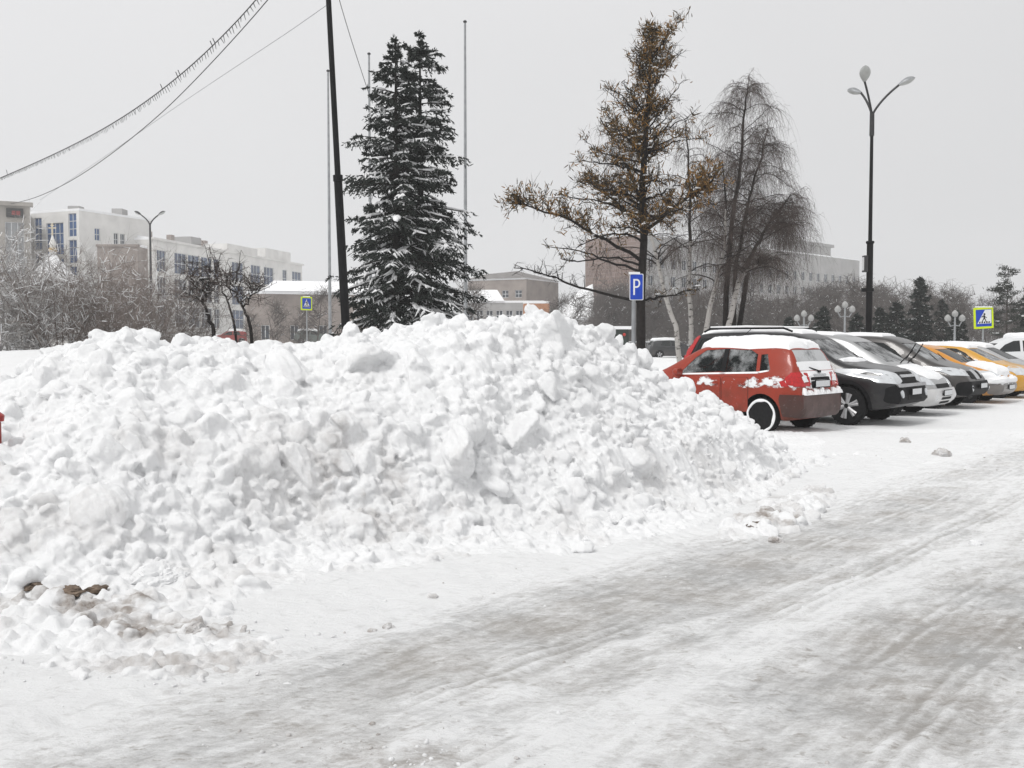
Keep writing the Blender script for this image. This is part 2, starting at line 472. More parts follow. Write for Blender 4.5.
def build_pile():
    rng = np.random.RandomState(5)
    st = 0.024
    x0, x1, y0, y1 = -7.6, 4.9, 3.9, 17.2
    X, Y = np.meshgrid(np.arange(x0, x1, st), np.arange(y0, y1, st))
    B, T, A = pile_base(X, Y)
    RH, _ = road_height(X, Y)
    AP, RIDGE = apron_mask(X, Y)
    bk = bank(X, Y)
    B = np.where(T > 1, np.maximum(B, np.minimum(bk, B + 2)), B)
    # plough terraces low on the right side of the face
    u = X * UD[0] + Y * UD[1]; v = X * VD[0] + Y * VD[1]
    zone = sstep((X + 0.5) / 0.8) * sstep((T - 0.02) / 0.12) * (1 - sstep((T - 0.55) / 0.2))
    ter = (v * 1.25 + 0.5 * fbm(u * 0.7, v * 0.7, 66, 3)) % 1
    B = B + zone * 0.14 * (np.where(ter < 0.8, ter / 0.8, (1 - ter) / 0.2) - 0.5)
    B = B + (0.10 * (fbm(X * 2.2, Y * 2.2, 63, 4) - 0.5) + 0.05 * (fbm(X * 7, Y * 7, 64, 3) - 0.5)) * sstep(B / 0.25)
    blot = lambda cx, cy, rx, ry: np.exp(-(((X - cx) / rx) ** 2 + ((Y - cy) / ry) ** 2) ** 2) * sstep((fbm(X * 6, Y * 6, 93, 4) - 0.36) / 0.2)
    dirt = 0.17 * sstep((fbm(X * 2.1, Y * 2.1, 91, 4) - 0.56) / 0.12) * (1 - 0.8 * sstep((T - 0.4) / 0.3))
    dirt = np.maximum.reduce([dirt, 0.95 * blot(-2.62, 5.92, 0.27, 0.13), 0.35 * blot(-1.15, 8.0, 0.55, 0.5), 0.3 * blot(-0.5, 7.9, 0.3, 0.3), 0.3 * blot(-1.9, 6.5, 0.5, 0.3)])
    bl2 = lambda cx, cy, rx, ry, q: np.exp(-(((X - cx) / rx) ** 2 + ((Y - cy) / ry) ** 2) ** 2) * sstep((fbm(X * 4, Y * 4, q, 4) - 0.40) / 0.14)
    dirt = np.maximum.reduce([dirt, .95 * bl2(-1.9, 5.35, .7, .22, 7), .9 * bl2(-2.5, 5.75, .6, .2, 8), .6 * bl2(-1.6, 4.85, .5, .3, 9), .8 * bl2(2.2, 8.5, .4, .35, 10), .45 * bl2(2.6, 9.2, .6, .5, 14), .35 * bl2(3.1, 10.2, .5, .5, 11)])
    ny, nx = B.shape
    APH = RH - 0.05 + 0.058 * sstep(AP / 0.8) + 0.035 * RIDGE + 0.02 * (fbm(X * 4, Y * 4, 133, 3) - .5) * AP
    B0 = B; B = np.maximum(B, APH)
    gx = np.gradient(B, st, axis=1); gy = np.gradient(B, st, axis=0)
    # smooth drifts where few lumps show
    calm = sstep((fbm(X * 0.75 + 4, Y * 0.75, 71, 3) - 0.52) / 0.14)
    calm = np.maximum(calm * 0.72, 0.95 * zone)
    pos, rad, dd = [], [], []
    for n, lo, hi in ((85, 0.14, 0.26), (800, 0.075, 0.14), (6800, 0.040, 0.082), (19000, 0.022, 0.045)):
        got = 0
        while got < n:
            cx = x0 + rng.rand() * (x1 - x0); cy = y0 + rng.rand() * (y1 - y0)
            j, i = int((cy - y0) / st), int((cx - x0) / st)
            if j >= ny - 1 or i >= nx - 1: continue
            t, h, a = T[j, i], B0[j, i], A[j, i]
            if h < -0.02 or t < 0.0 or a < -0.54: continue
            if t > 1.0 and (rng.rand() > 0.35 or (a < -0.36 and bk[j, i] > 0.3 and t > 1.08) or t > 1.8): continue
            if rng.rand() < calm[j, i] * (0.85 if hi > 0.06 else 0.75): continue
            r = lo + (hi - lo) * rng.rand() ** 1.7
            if t < 0.14: r *= 0.4 + 4.2 * t
            if a > 0.14: r *= 0.72
            if t > 0.8: r = min(r, 0.15)
            nrm = np.array([-gx[j, i], -gy[j, i], 1.0]); nrm /= np.linalg.norm(nrm)
            off = r * (-0.30 + 0.85 * rng.rand()) if hi > 0.06 else r * (0.0 + 0.7 * rng.rand())
            p = np.array([cx, cy, h]) + nrm * off
            pos.append(p); rad.append(r); dd.append(dirt[j, i] * (0.4 + 0.9 * rng.rand())); got += 1
    for (cx, cy, r) in crumb_list(rng):
        j, i = int((cy - y0) / st), int((cx - x0) / st)
        if 1 < j < ny - 2 and 1 < i < nx - 2 and (AP[j, i] > 0.35 or r < 0.036 * (0.3 + AP[j, i] * 2)):
            pos.append(np.array([cx, cy, max(B[j, i], RH[j, i]) + r * (-0.25 + 0.5 * rng.rand())])); rad.append(r)
    # the heap as one closed sheet with a floor, welded with its lumps by a voxel remesh
    nyx = B.shape
    P = np.stack([X, Y, np.maximum(B, -0.12)], -1).reshape(-1, 3)
    idx = np.arange(len(P)).reshape(nyx)
    q = np.stack([idx[:-1, :-1], idx[:-1, 1:], idx[1:, 1:], idx[1:, :-1]], -1).reshape(-1, 4)
    P2 = P.copy(); P2[:, 2] = -0.30; n0 = len(P)
    loop = np.concatenate([idx[0, :-1], idx[:-1, -1], idx[-1, :0:-1], idx[:0:-1, 0]])
    nxt = np.roll(loop, -1)
    side = np.stack([loop, loop + n0, nxt + n0, nxt], -1)
    quads = np.concatenate([q, q[:, ::-1] + n0, side])
    V, F = chunk_arrays(np.array(pos), np.array(rad), rng)
    tri_n = len(F); allV = np.concatenate([P, P2, V]); F = F + 2 * n0
    lv = np.concatenate([quads.reshape(-1), F.reshape(-1)]).astype(np.int32)
    starts = np.concatenate([np.arange(len(quads)) * 4, len(quads) * 4 + np.arange(tri_n) * 3]).astype(np.int32)
    me = bpy.data.meshes.new('snow_pile_raw')
    me.vertices.add(len(allV)); me.vertices.foreach_set('co', allV.astype(np.float32).reshape(-1))
    me.loops.add(len(lv)); me.loops.foreach_set('vertex_index', lv)
    me.polygons.add(len(starts)); me.polygons.foreach_set('loop_start', starts)
    me.update(calc_edges=True)
    o = bpy.data.objects.new('snow_pile', me); COL.objects.link(o)
    rm = o.modifiers.new('weld', 'REMESH'); rm.mode = 'VOXEL'; rm.voxel_size = 0.0138; rm.use_smooth_shade = True
    dg = bpy.context.evaluated_depsgraph_get()
    me2 = bpy.data.meshes.new_from_object(o.evaluated_get(dg)); o.modifiers.clear(); o.data = me2; me2.name = 'snow_pile'
    bpy.data.meshes.remove(me)
    n = len(me2.vertices); C = np.zeros(n * 3, np.float32); me2.vertices.foreach_get('co', C); C = C.reshape(-1, 3).astype(float)
    ne = len(me2.edges); E = np.zeros(ne * 2, np.int32); me2.edges.foreach_get('vertices', E); E = E.reshape(-1, 2)
    deg = np.bincount(E.reshape(-1), minlength=n)[:, None] + 1e-9
    for it in range(1):                                     # melt the steps of the voxels and the sharpest joints
        S = np.stack([np.bincount(E[:, 0], C[E[:, 1], k], n) + np.bincount(E[:, 1], C[E[:, 0], k], n) for k in range(3)], 1) / deg
        C = C * 0.75 + S * 0.25
    # crumbly relief: shift along three noise fields
    for k in range(3):
        C[:, k] += 0.020 * (fbm(C[:, 0] * 26 + C[:, 2] * (17 + k), C[:, 1] * 26 - C[:, 2] * (16 - k), 221 + k, 2) - 0.5) + 0.026 * (fbm(C[:, 0] * 11 + C[:, 2] * (7 + k), C[:, 1] * 11 - C[:, 2] * (6 - k), 201 + k, 3, 0.6) - 0.5)
    me2.vertices.foreach_set('co', C.astype(np.float32).reshape(-1))
    d = np.zeros(n); ii = np.clip(((C[:, 0] - x0) / st).astype(int), 0, nx - 1); jj = np.clip(((C[:, 1] - y0) / st).astype(int), 0, ny - 1)
    d = dirt[jj, ii] * (0.5 + fbm(C[:, 0] * 4 + C[:, 2] * 3, C[:, 1] * 4, 205, 3))
    bm_keep = C[:, 2] > -0.14
    at_ = me2.attributes.new('dirt', 'FLOAT', 'POINT'); at_.data.foreach_set('value', d.astype(np.float32))
    me2.materials.clear(); me2.materials.append(M['snow'])
    me2.polygons.foreach_set('use_smooth', [True] * len(me2.polygons)); me2.update()
    tag(o, 'huge ploughed heap of lumpy white snow beside the road', 'snow pile')
    print('PILE VERTS', n)
    return o


def road_material():
    m = mat('packed_snow', (0.8, 0.8, 0.8), 0.75, spec=0.3)
    nt, N, L = nodes_of(m); b = N['Principled BSDF']
    tc = N.new('ShaderNodeTexCoord').outputs['Object']
    mp = N.new('ShaderNodeMapping'); mp.inputs['Rotation'].default_value = (0, 0, -math.atan2(UD[1], UD[0])); mp.inputs['Scale'].default_value = (1, 1, 1)
    L.new(tc, mp.inputs['Vector'])
    st = N.new('ShaderNodeMapping'); st.inputs['Scale'].default_value = (0.55, 2.4, 1); L.new(mp.outputs[0], st.inputs['Vector'])
    wd = N.new('ShaderNodeMapping'); wd.inputs['Scale'].default_value = (0.7, 1.25, 1); L.new(tc, wd.inputs['Vector'])
    a = N.new('ShaderNodeAttribute'); a.attribute_name = 'ice'
    dd = N.new('ShaderNodeAttribute'); dd.attribute_name = 'dirt'
    streak = add_noise(nt, st.outputs[0], 5, 7, 0.7)
    blotch = add_noise(nt, wd.outputs[0], 5.5, 9, 0.74)
    grain = add_noise(nt, wd.outputs[0], 24, 7, 0.78)
    spot = add_noise(nt, wd.outputs[0], 17, 5, 0.72)
    sub = lambda q, k: add_math(nt, 'MULTIPLY', add_math(nt, 'SUBTRACT', q, 0.5), k)
    f = add_math(nt, 'ADD', a.outputs['Fac'], sub(streak, 1.5))
    f = add_math(nt, 'ADD', f, sub(blotch, 1.1))
    f = add_math(nt, 'ADD', f, sub(grain, 1.5))
    f = add_range(nt, f, 0.14, 1.05)
    n2 = add_noise(nt, tc, 1.4, 5)
    ice = add_mix(nt, add_range(nt, n2, 0.40, 0.62), (0.42, 0.418, 0.414), (0.40, 0.382, 0.362))
    c = add_mix(nt, f, (0.85, 0.855, 0.86), ice)
    sp = add_math(nt, 'MULTIPLY', add_range(nt, spot, 0.57, 0.66), add_range(nt, a.outputs['Fac'], 0.0, 0.5, 0.06, 0.55))
    c = add_mix(nt, sp, c, (0.27, 0.24, 0.21))
    c = add_mix(nt, add_math(nt, 'MULTIPLY', dd.outputs['Fac'], add_range(nt, grain, 0.3, 0.6)), c, (0.20, 0.16, 0.125))
    L.new(c, b.inputs['Base Color'])
    L.new(add_range(nt, f, 0, 1, 0.85, 0.55), b.inputs['Roughness'])
    h = add_math(nt, 'ADD', add_noise(nt, wd.outputs[0], 12, 8, 0.72), add_math(nt, 'MULTIPLY', grain, 0.8))
    bp = N.new('ShaderNodeBump'); bp.inputs['Strength'].default_value = 0.7; bp.inputs['Distance'].default_value = 0.025
    L.new(h, bp.inputs['Height']); L.new(bp.outputs['Normal'], b.inputs['Normal'])
    return m


def road_height(X, Y):
    u = X * UD[0] + Y * UD[1]; v = X * VD[0] + Y * VD[1]
    w = v + 0.10 * (fbm(u * 0.4, v * 0.6, 25, 3) - 0.5)
    ice = ice_amount(X, Y)
    h = 0.03 * (1 - ice) + 0.06 * (fbm(u * 0.5, v * 1.4, 51, 4) - 0.5) + 0.030 * (fbm(X * 3.0, Y * 3.0, 52, 4) - 0.5) + 0.016 * (fbm(X * 9, Y * 9, 53, 3) - 0.5)
    # tyre treads pressed along the road
    for c, s in ((-2.28, 0.09), (-1.12, 0.08), (-0.75, 0.10), (0.35, 0.09), (-4.05, 0.09)):
        rut = np.exp(-((w - c) / s) ** 4)
        h -= rut * (0.013 + 0.006 * np.sin(u * 46) * sstep((fbm(u * 0.6, v, 55, 2) - 0.4) / 0.2))
    return h, ice


def build_ground():
    st = 0.021
    x0, x1, y0, y1 = -5.4, 8.6, 2.3, 17.5
    X, Y = np.meshgrid(np.arange(x0, x1, st), np.arange(y0, y1, st))
    H, ice = road_height(X, Y)
    rng = np.random.RandomState(9)
    H0 = H.copy()

    blot = lambda cx, cy, rx, ry, s: np.exp(-(((X - cx) / rx) ** 2 + ((Y - cy) / ry) ** 2) ** 2) * sstep((fbm(X * 5, Y * 5, s, 4) - 0.40) / 0.16)
    dirt = np.maximum.reduce([0.95 * blot(2.05, 8.25, 0.22, 0.13, 3), 0.7 * blot(-1.75, 5.35, 0.4, 0.16, 4), 0.55 * blot(-2.45, 5.75, 0.5, 0.15, 6),
                              0.55 * blot(-0.38, 3.72, 0.32, 0.14, 7), 0.5 * blot(2.6, 9.6, 0.3, 0.5, 8), 0.35 * blot(1.9, 4.2, 0.35, 0.25, 9), 0.3 * blot(2.6, 5.4, 0.5, 0.3, 10)])
    edge = np.minimum.reduce([X - x0, x1 - st - X, (Y - y0) * 4, y1 - st - Y])
    H = H + lawn(X, Y) - 0.35 * (1 - sstep(edge / 0.5))
    me = grid_mesh('road', X, Y, H, atts={'ice': ice, 'dirt': dirt})
    rm = road_material(); me.materials.append(rm)
    o = bpy.data.objects.new('road', me); COL.objects.link(o); tag(o, kind='structure')
    # the wider ground: one sheet out to the horizon, coarser with distance
    ax = np.concatenate([-np.geomspace(330, 14, 40), np.arange(-13.5, 30, 0.45), np.geomspace(31, 330, 36)])
    ay = np.concatenate([-np.geomspace(330, 6, 14), np.arange(-5, 48, 0.45), np.geomspace(49, 330, 46)])
    X, Y = np.meshgrid(ax, ay)
    near = sstep((np.minimum.reduce([X - x0, x1 - X, Y - y0, y1 - Y])) / 0.25)
    H = lawn(X, Y) - 0.5 * near + 0.03 * (fbm(X * 0.8, Y * 0.8, 3, 3) - 0.5) + 0.012
    v = X * VD[0] + Y * VD[1]
    ice = ice_amount(X, Y) * (1 - sstep((Y - 60) / 60)) * (1 - sstep(bank(X, Y) / 0.1))
    me = grid_mesh('ground', X, Y, H, atts={'ice': ice, 'dirt': ice * 0})
    me.materials.append(rm)
    o = bpy.data.objects.new('ground', me); COL.objects.link(o); tag(o, kind='structure')


def crumb_list(rng):
    """loose lumps strewn in front of the heap: (x, y, radius)"""
    out = []

    def field(n, cx, cy, sx, sy, lo, hi, rot=0.0):
        for k in range(n):
            p, q = rng.randn() * sx, rng.randn() * sy
            out.append((cx + p * math.cos(rot) - q * math.sin(rot), cy + p * math.sin(rot) + q * math.cos(rot), lo + (hi - lo) * rng.rand() ** 2.2))
    field(300, -1.70, 4.98, 0.45, 0.28, 0.012, 0.052)
    field(150, -1.45, 4.70, 0.34, 0.22, 0.012, 0.045)
    field(170, -2.35, 5.5, 0.5, 0.24, 0.014, 0.08)
    field(90, -2.35, 4.9, 0.45, 0.35, 0.012, 0.04)
    field(330, 2.75, 9.35, 0.85, 0.20, 0.018, 0.085, rot=1.02)
    field(130, 2.25, 8.45, 0.30, 0.14, 0.018, 0.09, rot=0.9)
    field(220, 3.3, 10.6, 1.0, 0.34, 0.014, 0.06, rot=0.95)
    for k in range(1500):
        a = -0.54 + 0.84 * rng.rand()
        y = float(np.interp(a, *T_(_toe))) + 0.30 - abs(rng.randn()) * 0.40
        out.append((a * y, y, 0.012 + 0.070 * rng.rand() ** 4))
    return out


def apron_mask(X, Y):
    """where a thin layer of loose snow lies in front of the heap"""
    a = X / np.maximum(Y, .5); toe = np.interp(a, *T_(_toe))
    m = sstep((Y - toe + 0.75 + 0.5 * (fbm(X * .9, Y * .9, 131, 3) - .5)) / 0.45)
    bl = lambda cx, cy, rx, ry: np.exp(-(((X - cx) / rx) ** 2 + ((Y - cy) / ry) ** 2))
    r = (X - 2.75) * math.sin(.98) - (Y - 9.4) * math.cos(.98); q = (X - 2.75) * math.cos(.98) + (Y - 9.4) * math.sin(.98)
    ridge = np.exp(-(r / .30) ** 2) * sstep((2.4 - np.abs(q)) / 1.5)
    m = np.maximum.reduce([m, bl(-1.7, 5.0, .62, .42), bl(-2.4, 5.4, .9, .5), ridge])
    return np.clip(m, 0, 1) * sstep((0.33 - a) / .03), ridge


def build_crumbs():
    """tiny crumbs scattered over the road: far too many to count"""
    rng = np.random.RandomState(19)
    P, Rr = [], []
    for k in range(700):
        x, y, r = -5 + 13 * rng.rand(), 2.8 + 12 * rng.rand(), 0.004 + 0.016 * rng.rand() ** 5
        if k < 110: x, y, r = -0.4 + .35 * rng.randn(), 3.75 + .15 * rng.randn(), 0.004 + .014 * rng.rand() ** 3
        h, _ = road_height(np.array([[x]]), np.array([[y]]))
        P.append((x, y, float(h[0, 0]) + r * (-0.2 + 0.4 * rng.rand()))); Rr.append(r)
    V, F = chunk_arrays(np.array(P), np.array(Rr), rng, 0.8)
    me = bpy.data.meshes.new('snow_crumbs')
    me.vertices.add(len(V)); me.vertices.foreach_set('co', V.astype(np.float32).reshape(-1))
    me.loops.add(len(F) * 3); me.loops.foreach_set('vertex_index', F.astype(np.int32).reshape(-1))
    me.polygons.add(len(F)); me.polygons.foreach_set('loop_start', np.arange(0, len(F) * 3, 3, dtype=np.int32))
    me.polygons.foreach_set('use_smooth', [True] * len(F)); me.update(calc_edges=True)
    d = sstep((vnoise(V[:, 0] * 3, V[:, 1] * 3, 12) - 0.45) / 0.2) * .8
    a_ = me.attributes.new('dirt', 'FLOAT', 'POINT'); a_.data.foreach_set('value', d.astype(np.float32))
    me.materials.append(M['snow'])
    o = bpy.data.objects.new('snow_crumbs', me); COL.objects.link(o)
    tag(o, 'tiny crumbs of broken snow scattered over the road', 'snow', kind='stuff')


def clod_mesh(seed, r):
    rng = np.random.RandomState(seed)
    bm = bmesh.new(); bmesh.ops.create_icosphere(bm, subdivisions=5, radius=1.0)
    pl = [(rng.randn(3), 0.62 + 0.3 * rng.rand()) for _ in range(11)]
    pl = [(n / np.linalg.norm(n), d) for n, d in pl]
    for v in bm.verts:
        d = np.array(v.co); d /= np.linalg.norm(d)
        s = 1.05
        for n, k in pl:
            c = float(n @ d)
            if c > 0.05: s = min(s, k / c)
        s *= 0.62 + 0.75 * float(fbm(np.array([d[0] * 2.6 + d[2] * 1.9 + 9]), np.array([d[1] * 2.6 - d[2] * 2.2 + 5]), seed, 5, 0.6)[0])
        v.co = Vector(d * s * r); v.co.z *= 0.75
    me = bpy.data.meshes.new('snow_clod'); bm.to_mesh(me); bm.free()
    me.polygons.foreach_set('use_smooth', [True] * len(me.polygons)); me.set_sharp_from_angle(angle=R(40))
    a = me.attributes.new('dirt', 'FLOAT', 'POINT')
    return me


def build_clods():
    spots = [(585, 545, 0.055, 'smooth egg shaped snow lump lying alone in front of the pile'),
             (940, 458, 0.13, 'dirty grey clump of ice on the road in front of the parked cars'),
             (905, 444, 0.10, 'low brown clump of slush on the road near the black off-roader'),
             (390, 632, 0.035, 'pale lump of snow on the packed snow, beside a darker stone'),
             (372, 636, 0.028, 'dark grey stone of ice on the packed snow'),
             (432, 601, 0.04, 'small grey crumb on clean snow in front of the middle of the pile'),
             (977, 549, 0.07, 'white snow lump lying on the open road'),
             (196, 640, 0.075, 'grey dirty ice lump behind the patch of crushed clods'),
             (160, 590, 0.17, 'big angular snow block at the foot of the heap'),
             (776, 544, 0.06, 'flat grey ice lump below the dark hole in the snow ridge'),
             (610, 528, 0.12, 'rounded snow block at the foot of the ploughed terrace'),
             (648, 520, 0.14, 'tall snow block standing at the terrace foot')]
    for k, (px, py, r, lab) in enumerate(spots):
        Y = CAMH / ((py - 340) / FPX)
        p = at(px, py, Y)
        me = clod_mesh(100 + k, r)
        me.materials.append(M['snow'])
        k2 = 0.75 if any(w in lab for w in ('dirty', 'brown', 'dark')) else (0.4 if 'grey' in lab else 0.0)
        me.attributes['dirt'].data.foreach_set('value', [k2] * len(me.vertices))
        o = bpy.data.objects.new('snow_clod', me); COL.objects.link(o)
        o.location = (p.x, p.y, r * 0.22); o.rotation_euler = (0, 0, k * 1.3)
        tag(o, lab, 'snow lump', 'loose lumps lying on the packed snow')
    slush = mat('brown_slush', (0.13, 0.10, 0.08), 0.75, noise=(18, 0.6), bump=(30, 0.8))
    earth = mat('frozen_earth', (0.17, 0.13, 0.10), 0.9, noise=(14, 0.6), bump=(25, 0.9))
    for k, (px, py, r, sc, m_, lab) in enumerate(((757, 535, .060, (1.5, .9, .55), slush, 'dark slush lump in the hollow at the end of the snow ridge'), (771, 531, .055, (1.3, .8, .7), slush, 'brown slush lump beside a darker one at the end of the snow ridge'),
                                                (38, 601, .10, (1.5, .8, .5), earth, 'flat brown lump of frozen earth at the foot of the heap'), (72, 607, .085, (1.3, .8, .6), earth, 'brown frozen earth lump between two others at the foot of the heap'),
                                                (96, 604, .07, (1.2, .9, .6), earth, 'small brown frozen earth lump nearest the middle of the heap foot'))):
        Y = CAMH / ((py - 340) / FPX); p = at(px, py, Y)
        o = bpy.data.objects.new('slush_lump' if m_ is slush else 'earth_lump', clod_mesh(70 + k, r)); o.data.materials.append(m_); COL.objects.link(o)
        o.location = (p.x, p.y, r * .35 + (.045 if m_ is slush else .05)); o.scale = [q * (1.25 if m_ is slush else .85) for q in sc]; o.rotation_euler = (0, 0, k * .9)
        tag(o, lab, 'slush lump' if m_ is slush else 'earth lump')
    # red stub at the left edge
    t = empty('marker_post', at(-5, 437, 7.6), 0.2, 'short dark red post stub with a worn cap sticking out of the snow', 'post')
    m = MB(); m.lathe([(0.045, -0.25), (0.045, 0.11), (0.03, 0.12)], seg=14); m.build('shaft', mat('red_post', (0.22, 0.03, 0.028), 0.5, noise=(20, 0.5)), t, True, 40)
    m = MB(); m.lathe([(0.03, 0.115), (0.066, 0.12), (0.07, 0.165), (0.04, 0.19), (0.0, 0.195)], seg=14); m.build('cap', mat('red_cap', (0.30, 0.035, 0.03), 0.35, noise=(20, 0.4)), t, True, 40)


build_ground()
build_pile()
build_crumbs()
build_clods()
# ================================================================ cars
def chaikin(p, n=2):
    p = np.asarray(p, float)
    for _ in range(n):
        q = np.empty((2 * len(p), 2)); q[0] = p[0]; q[-1] = p[-1]
        q[1:-1:2] = 0.75 * p[:-1] + 0.25 * p[1:]; q[2:-1:2] = 0.25 * p[:-1] + 0.75 * p[1:]
        p = q
    return p


class CarShape:
    """lofted car body: side profile x plan taper x cross section; x forward, y left, z up"""
    def __init__(s, top, bot, W, belt, tumble=0.20, nose_taper=0.16, tail_taper=0.10, taper_len=0.75):
        s.top = chaikin(top); s.bot = chaikin(bot); s.W = W; s.belt = chaikin(belt)
        s.x0, s.x1 = s.top[0][0], s.top[-1][0]
        s.tumble, s.nt, s.tt, s.tl = tumble, nose_taper, tail_taper, taper_len

    def T(s, x): return np.interp(x, s.top[:, 0], s.top[:, 1])
    def Bo(s, x): return np.interp(x, s.bot[:, 0], s.bot[:, 1])

    def ring(s, x, inset=0.0, floor=None):
        zt = float(s.T(x)) - inset; zb = float(s.Bo(x)); zbelt = float(np.interp(x, s.belt[:, 0], s.belt[:, 1]))
        k = max(0, (x - (s.x1 - s.tl)) / s.tl); r = max(0, ((s.x0 + s.tl) - x) / s.tl)
        w = s.W / 2 * (1 - s.nt * k ** 2.6 - s.tt * r ** 2.6) - inset
        if floor is not None: zb = max(floor, zb)
        zs = min(zbelt, zb + (zt - zb) * 0.78)
        gh = min(max((zt - zs) / 0.5, 0), 1)
        wr = w * (0.90 - s.tumble * gh)
        L_ = lambda a, b, t: a + (b - a) * t
        P = [(0, zb), (0.55 * w, zb), (0.90 * w, zb + 0.01), (0.975 * w, zb + min(0.08, (zs - zb) * .2)), (0.995 * w, L_(zb, zs, .42)), (w, L_(zb, zs, .70)),
             (0.985 * w, L_(zb, zs, .90)), (0.95 * w, zs), (L_(0.945 * w, wr, .10), L_(zs, zt, .10)), (L_(0.945 * w, wr, .5), L_(zs, zt, .48)),
             (wr, zt - 0.085 * gh - 0.012), (0.93 * wr, zt - 0.035 * gh - 0.006), (0.72 * wr, zt - 0.012), (0.4 * wr, zt - 0.002), (0, zt)]
        P = chaikin(P, 1)
        return P

    def mesh(s, inset=0.0, xr=None, floor=None, n=96):
        x0, x1 = (s.x0, s.x1) if xr is None else xr
        t = np.linspace(0, 1, n); xs = x0 + (x1 - x0) * (0.5 - 0.5 * np.cos(PI * t)) if xr is None else np.linspace(x0, x1, n)
        V = []; m = None
        for x in xs:
            P = s.ring(x, inset, floor)
            full = [(y, z) for y, z in P] + [(-y, z) for y, z in P[-2:0:-1]]
            m = len(full)
            V += [(x, y, z) for y, z in full]
        F = []
        for i in range(n - 1):
            for j in range(m):
                k = (j + 1) % m
                F.append((i * m + j, i * m + k, (i + 1) * m + k, (i + 1) * m + j))
        F.append(tuple(range(m))); F.append(tuple((n - 1) * m + j for j in reversed(range(m))))
        return V, F


def mesh_from(V, F, name='tmp'):
    me = bpy.data.meshes.new(name); me.from_pydata([tuple(v) for v in V], [], F); fix_normals(me); return me


def bool_cut(me, cutters):
    o = bpy.data.objects.new('tmp_body', me); COL.objects.link(o); extra = []
    for k, c in enumerate(cutters):
        co_ = bpy.data.objects.new('tmp_cut', c); COL.objects.link(co_); extra.append(co_)
        md = o.modifiers.new('b%d' % k, 'BOOLEAN'); md.operation = 'DIFFERENCE'; md.object = co_; md.solver = 'EXACT'
        md.use_self = True; md.material_mode = 'TRANSFER'
    dg = bpy.context.evaluated_depsgraph_get(); dg.update()
    out = bpy.data.meshes.new_from_object(o.evaluated_get(dg))
    for x in [o] + extra:
        bpy.data.objects.remove(x)
    return out


def patch(bvh, poly, axis, sgn, off=0.005, th=0.012, step=0.06, dome=None, rng=None, zoff=None):
    """panel lying on the body: outline seen along an axis, laid onto the surface. axis 'y': (x,z), 'x': (y,z), 'z': (x,y).
    dome=(height, edge) gives a soft cushion (snow), else a thin plate"""
    poly = [Vector(p) for p in poly]
    xs = [p.x for p in poly]; ys = [p.y for p in poly]
    bd = []
    for i, p in enumerate(poly):
        q = poly[(i + 1) % len(poly)]; n = max(1, int((q - p).length / step))
        bd += [p.lerp(q, k / n) for k in range(n)]
    pts = list(bd); nb = len(bd)

    def inside(p):
        c = False; j = len(poly) - 1
        for i in range(len(poly)):
            a, b = poly[i], poly[j]
            if (a.y > p[1]) != (b.y > p[1]) and p[0] < (b.x - a.x) * (p[1] - a.y) / (b.y - a.y) + a.x: c = not c
            j = i
        return c

    def edge_d(p):
        d = 9
        for i in range(len(poly)):
            a, b = poly[i], poly[(i + 1) % len(poly)]; ab = b - a
            t = max(0, min(1, (Vector(p) - a).dot(ab) / max(ab.length_squared, 1e-9)))
            d = min(d, (Vector(p) - a - ab * t).length)
        return d
    gx = np.arange(min(xs) + step / 2, max(xs), step); gy = np.arange(min(ys) + step / 2, max(ys), step)
    for a in gx:
        for b in gy:
            if inside((a, b)) and edge_d((a, b)) > step * 0.4: pts.append(Vector((a, b)))
    v2, _, f2, *_ = delaunay_2d_cdt(pts, [], [list(range(nb))], 1, 1e-5)
    top = []; low = []
    for p in v2:
        if axis == 'y': o, d = Vector((p.x, 3 * sgn, p.y)), Vector((0, -sgn, 0))
        elif axis == 'x': o, d = Vector((4 * sgn, p.x, p.y)), Vector((-sgn, 0, 0))
        else: o, d = Vector((p.x, p.y, 4)), Vector((0, 0, -1))
        h, nrm, _, _ = bvh.ray_cast(o, d)
        if h is None or (h - o).length > 5.2:
            mid = Vector((p.x, 0.4 * sgn, p.y)) if axis == 'y' else (Vector((1.8 * sgn, p.x, p.y)) if axis == 'x' else Vector((p.x, p.y, 1.3)))
            h, nrm, _, _ = bvh.find_nearest(mid)
        if nrm.dot(d) > 0: nrm = -nrm
        t = off
        if dome:
            e = min(1.0, edge_d(p) / dome[1])
            w = float(fbm(np.array([p.x * 4 + 3]), np.array([p.y * 4 + 7]), 17, 3)[0])
            t = 0.004 + dome[0] * (e * (2 - e)) ** 0.5 * (0.72 + 0.56 * w)
        top.append(h + nrm * t); low.append(h + nrm * (t - th if not dome else -0.01))
    n = len(top)
    F = [tuple(f) for f in f2] + [tuple(n + i for i in reversed(f)) for f in f2]
    cnt = {}
    for f in f2:
        for i in range(len(f)):
            e = (f[i], f[(i + 1) % len(f)])
            cnt[e] = 1
    for (a, b) in cnt:
        if (b, a) not in cnt: F.append((b, a, a + n, b + n))
    return [v[:] for v in top + low], F


def rect(x0, y0, x1, y1, c=0.0):
    if c <= 0: return [(x0, y0), (x1, y0), (x1, y1), (x0, y1)]
    out = []
    for (cx, cy, a) in ((x1 - c, y0 + c, -90), (x1 - c, y1 - c, 0), (x0 + c, y1 - c, 90), (x0 + c, y0 + c, 180)):
        for k in range(4):
            t = R(a + k * 30); out.append((cx + c * math.cos(t), cy + c * math.sin(t)))
    return out


def circ(x, y, r, n=18): return [(x + r * math.cos(2 * PI * k / n), y + r * math.sin(2 * PI * k / n)) for k in range(n)]


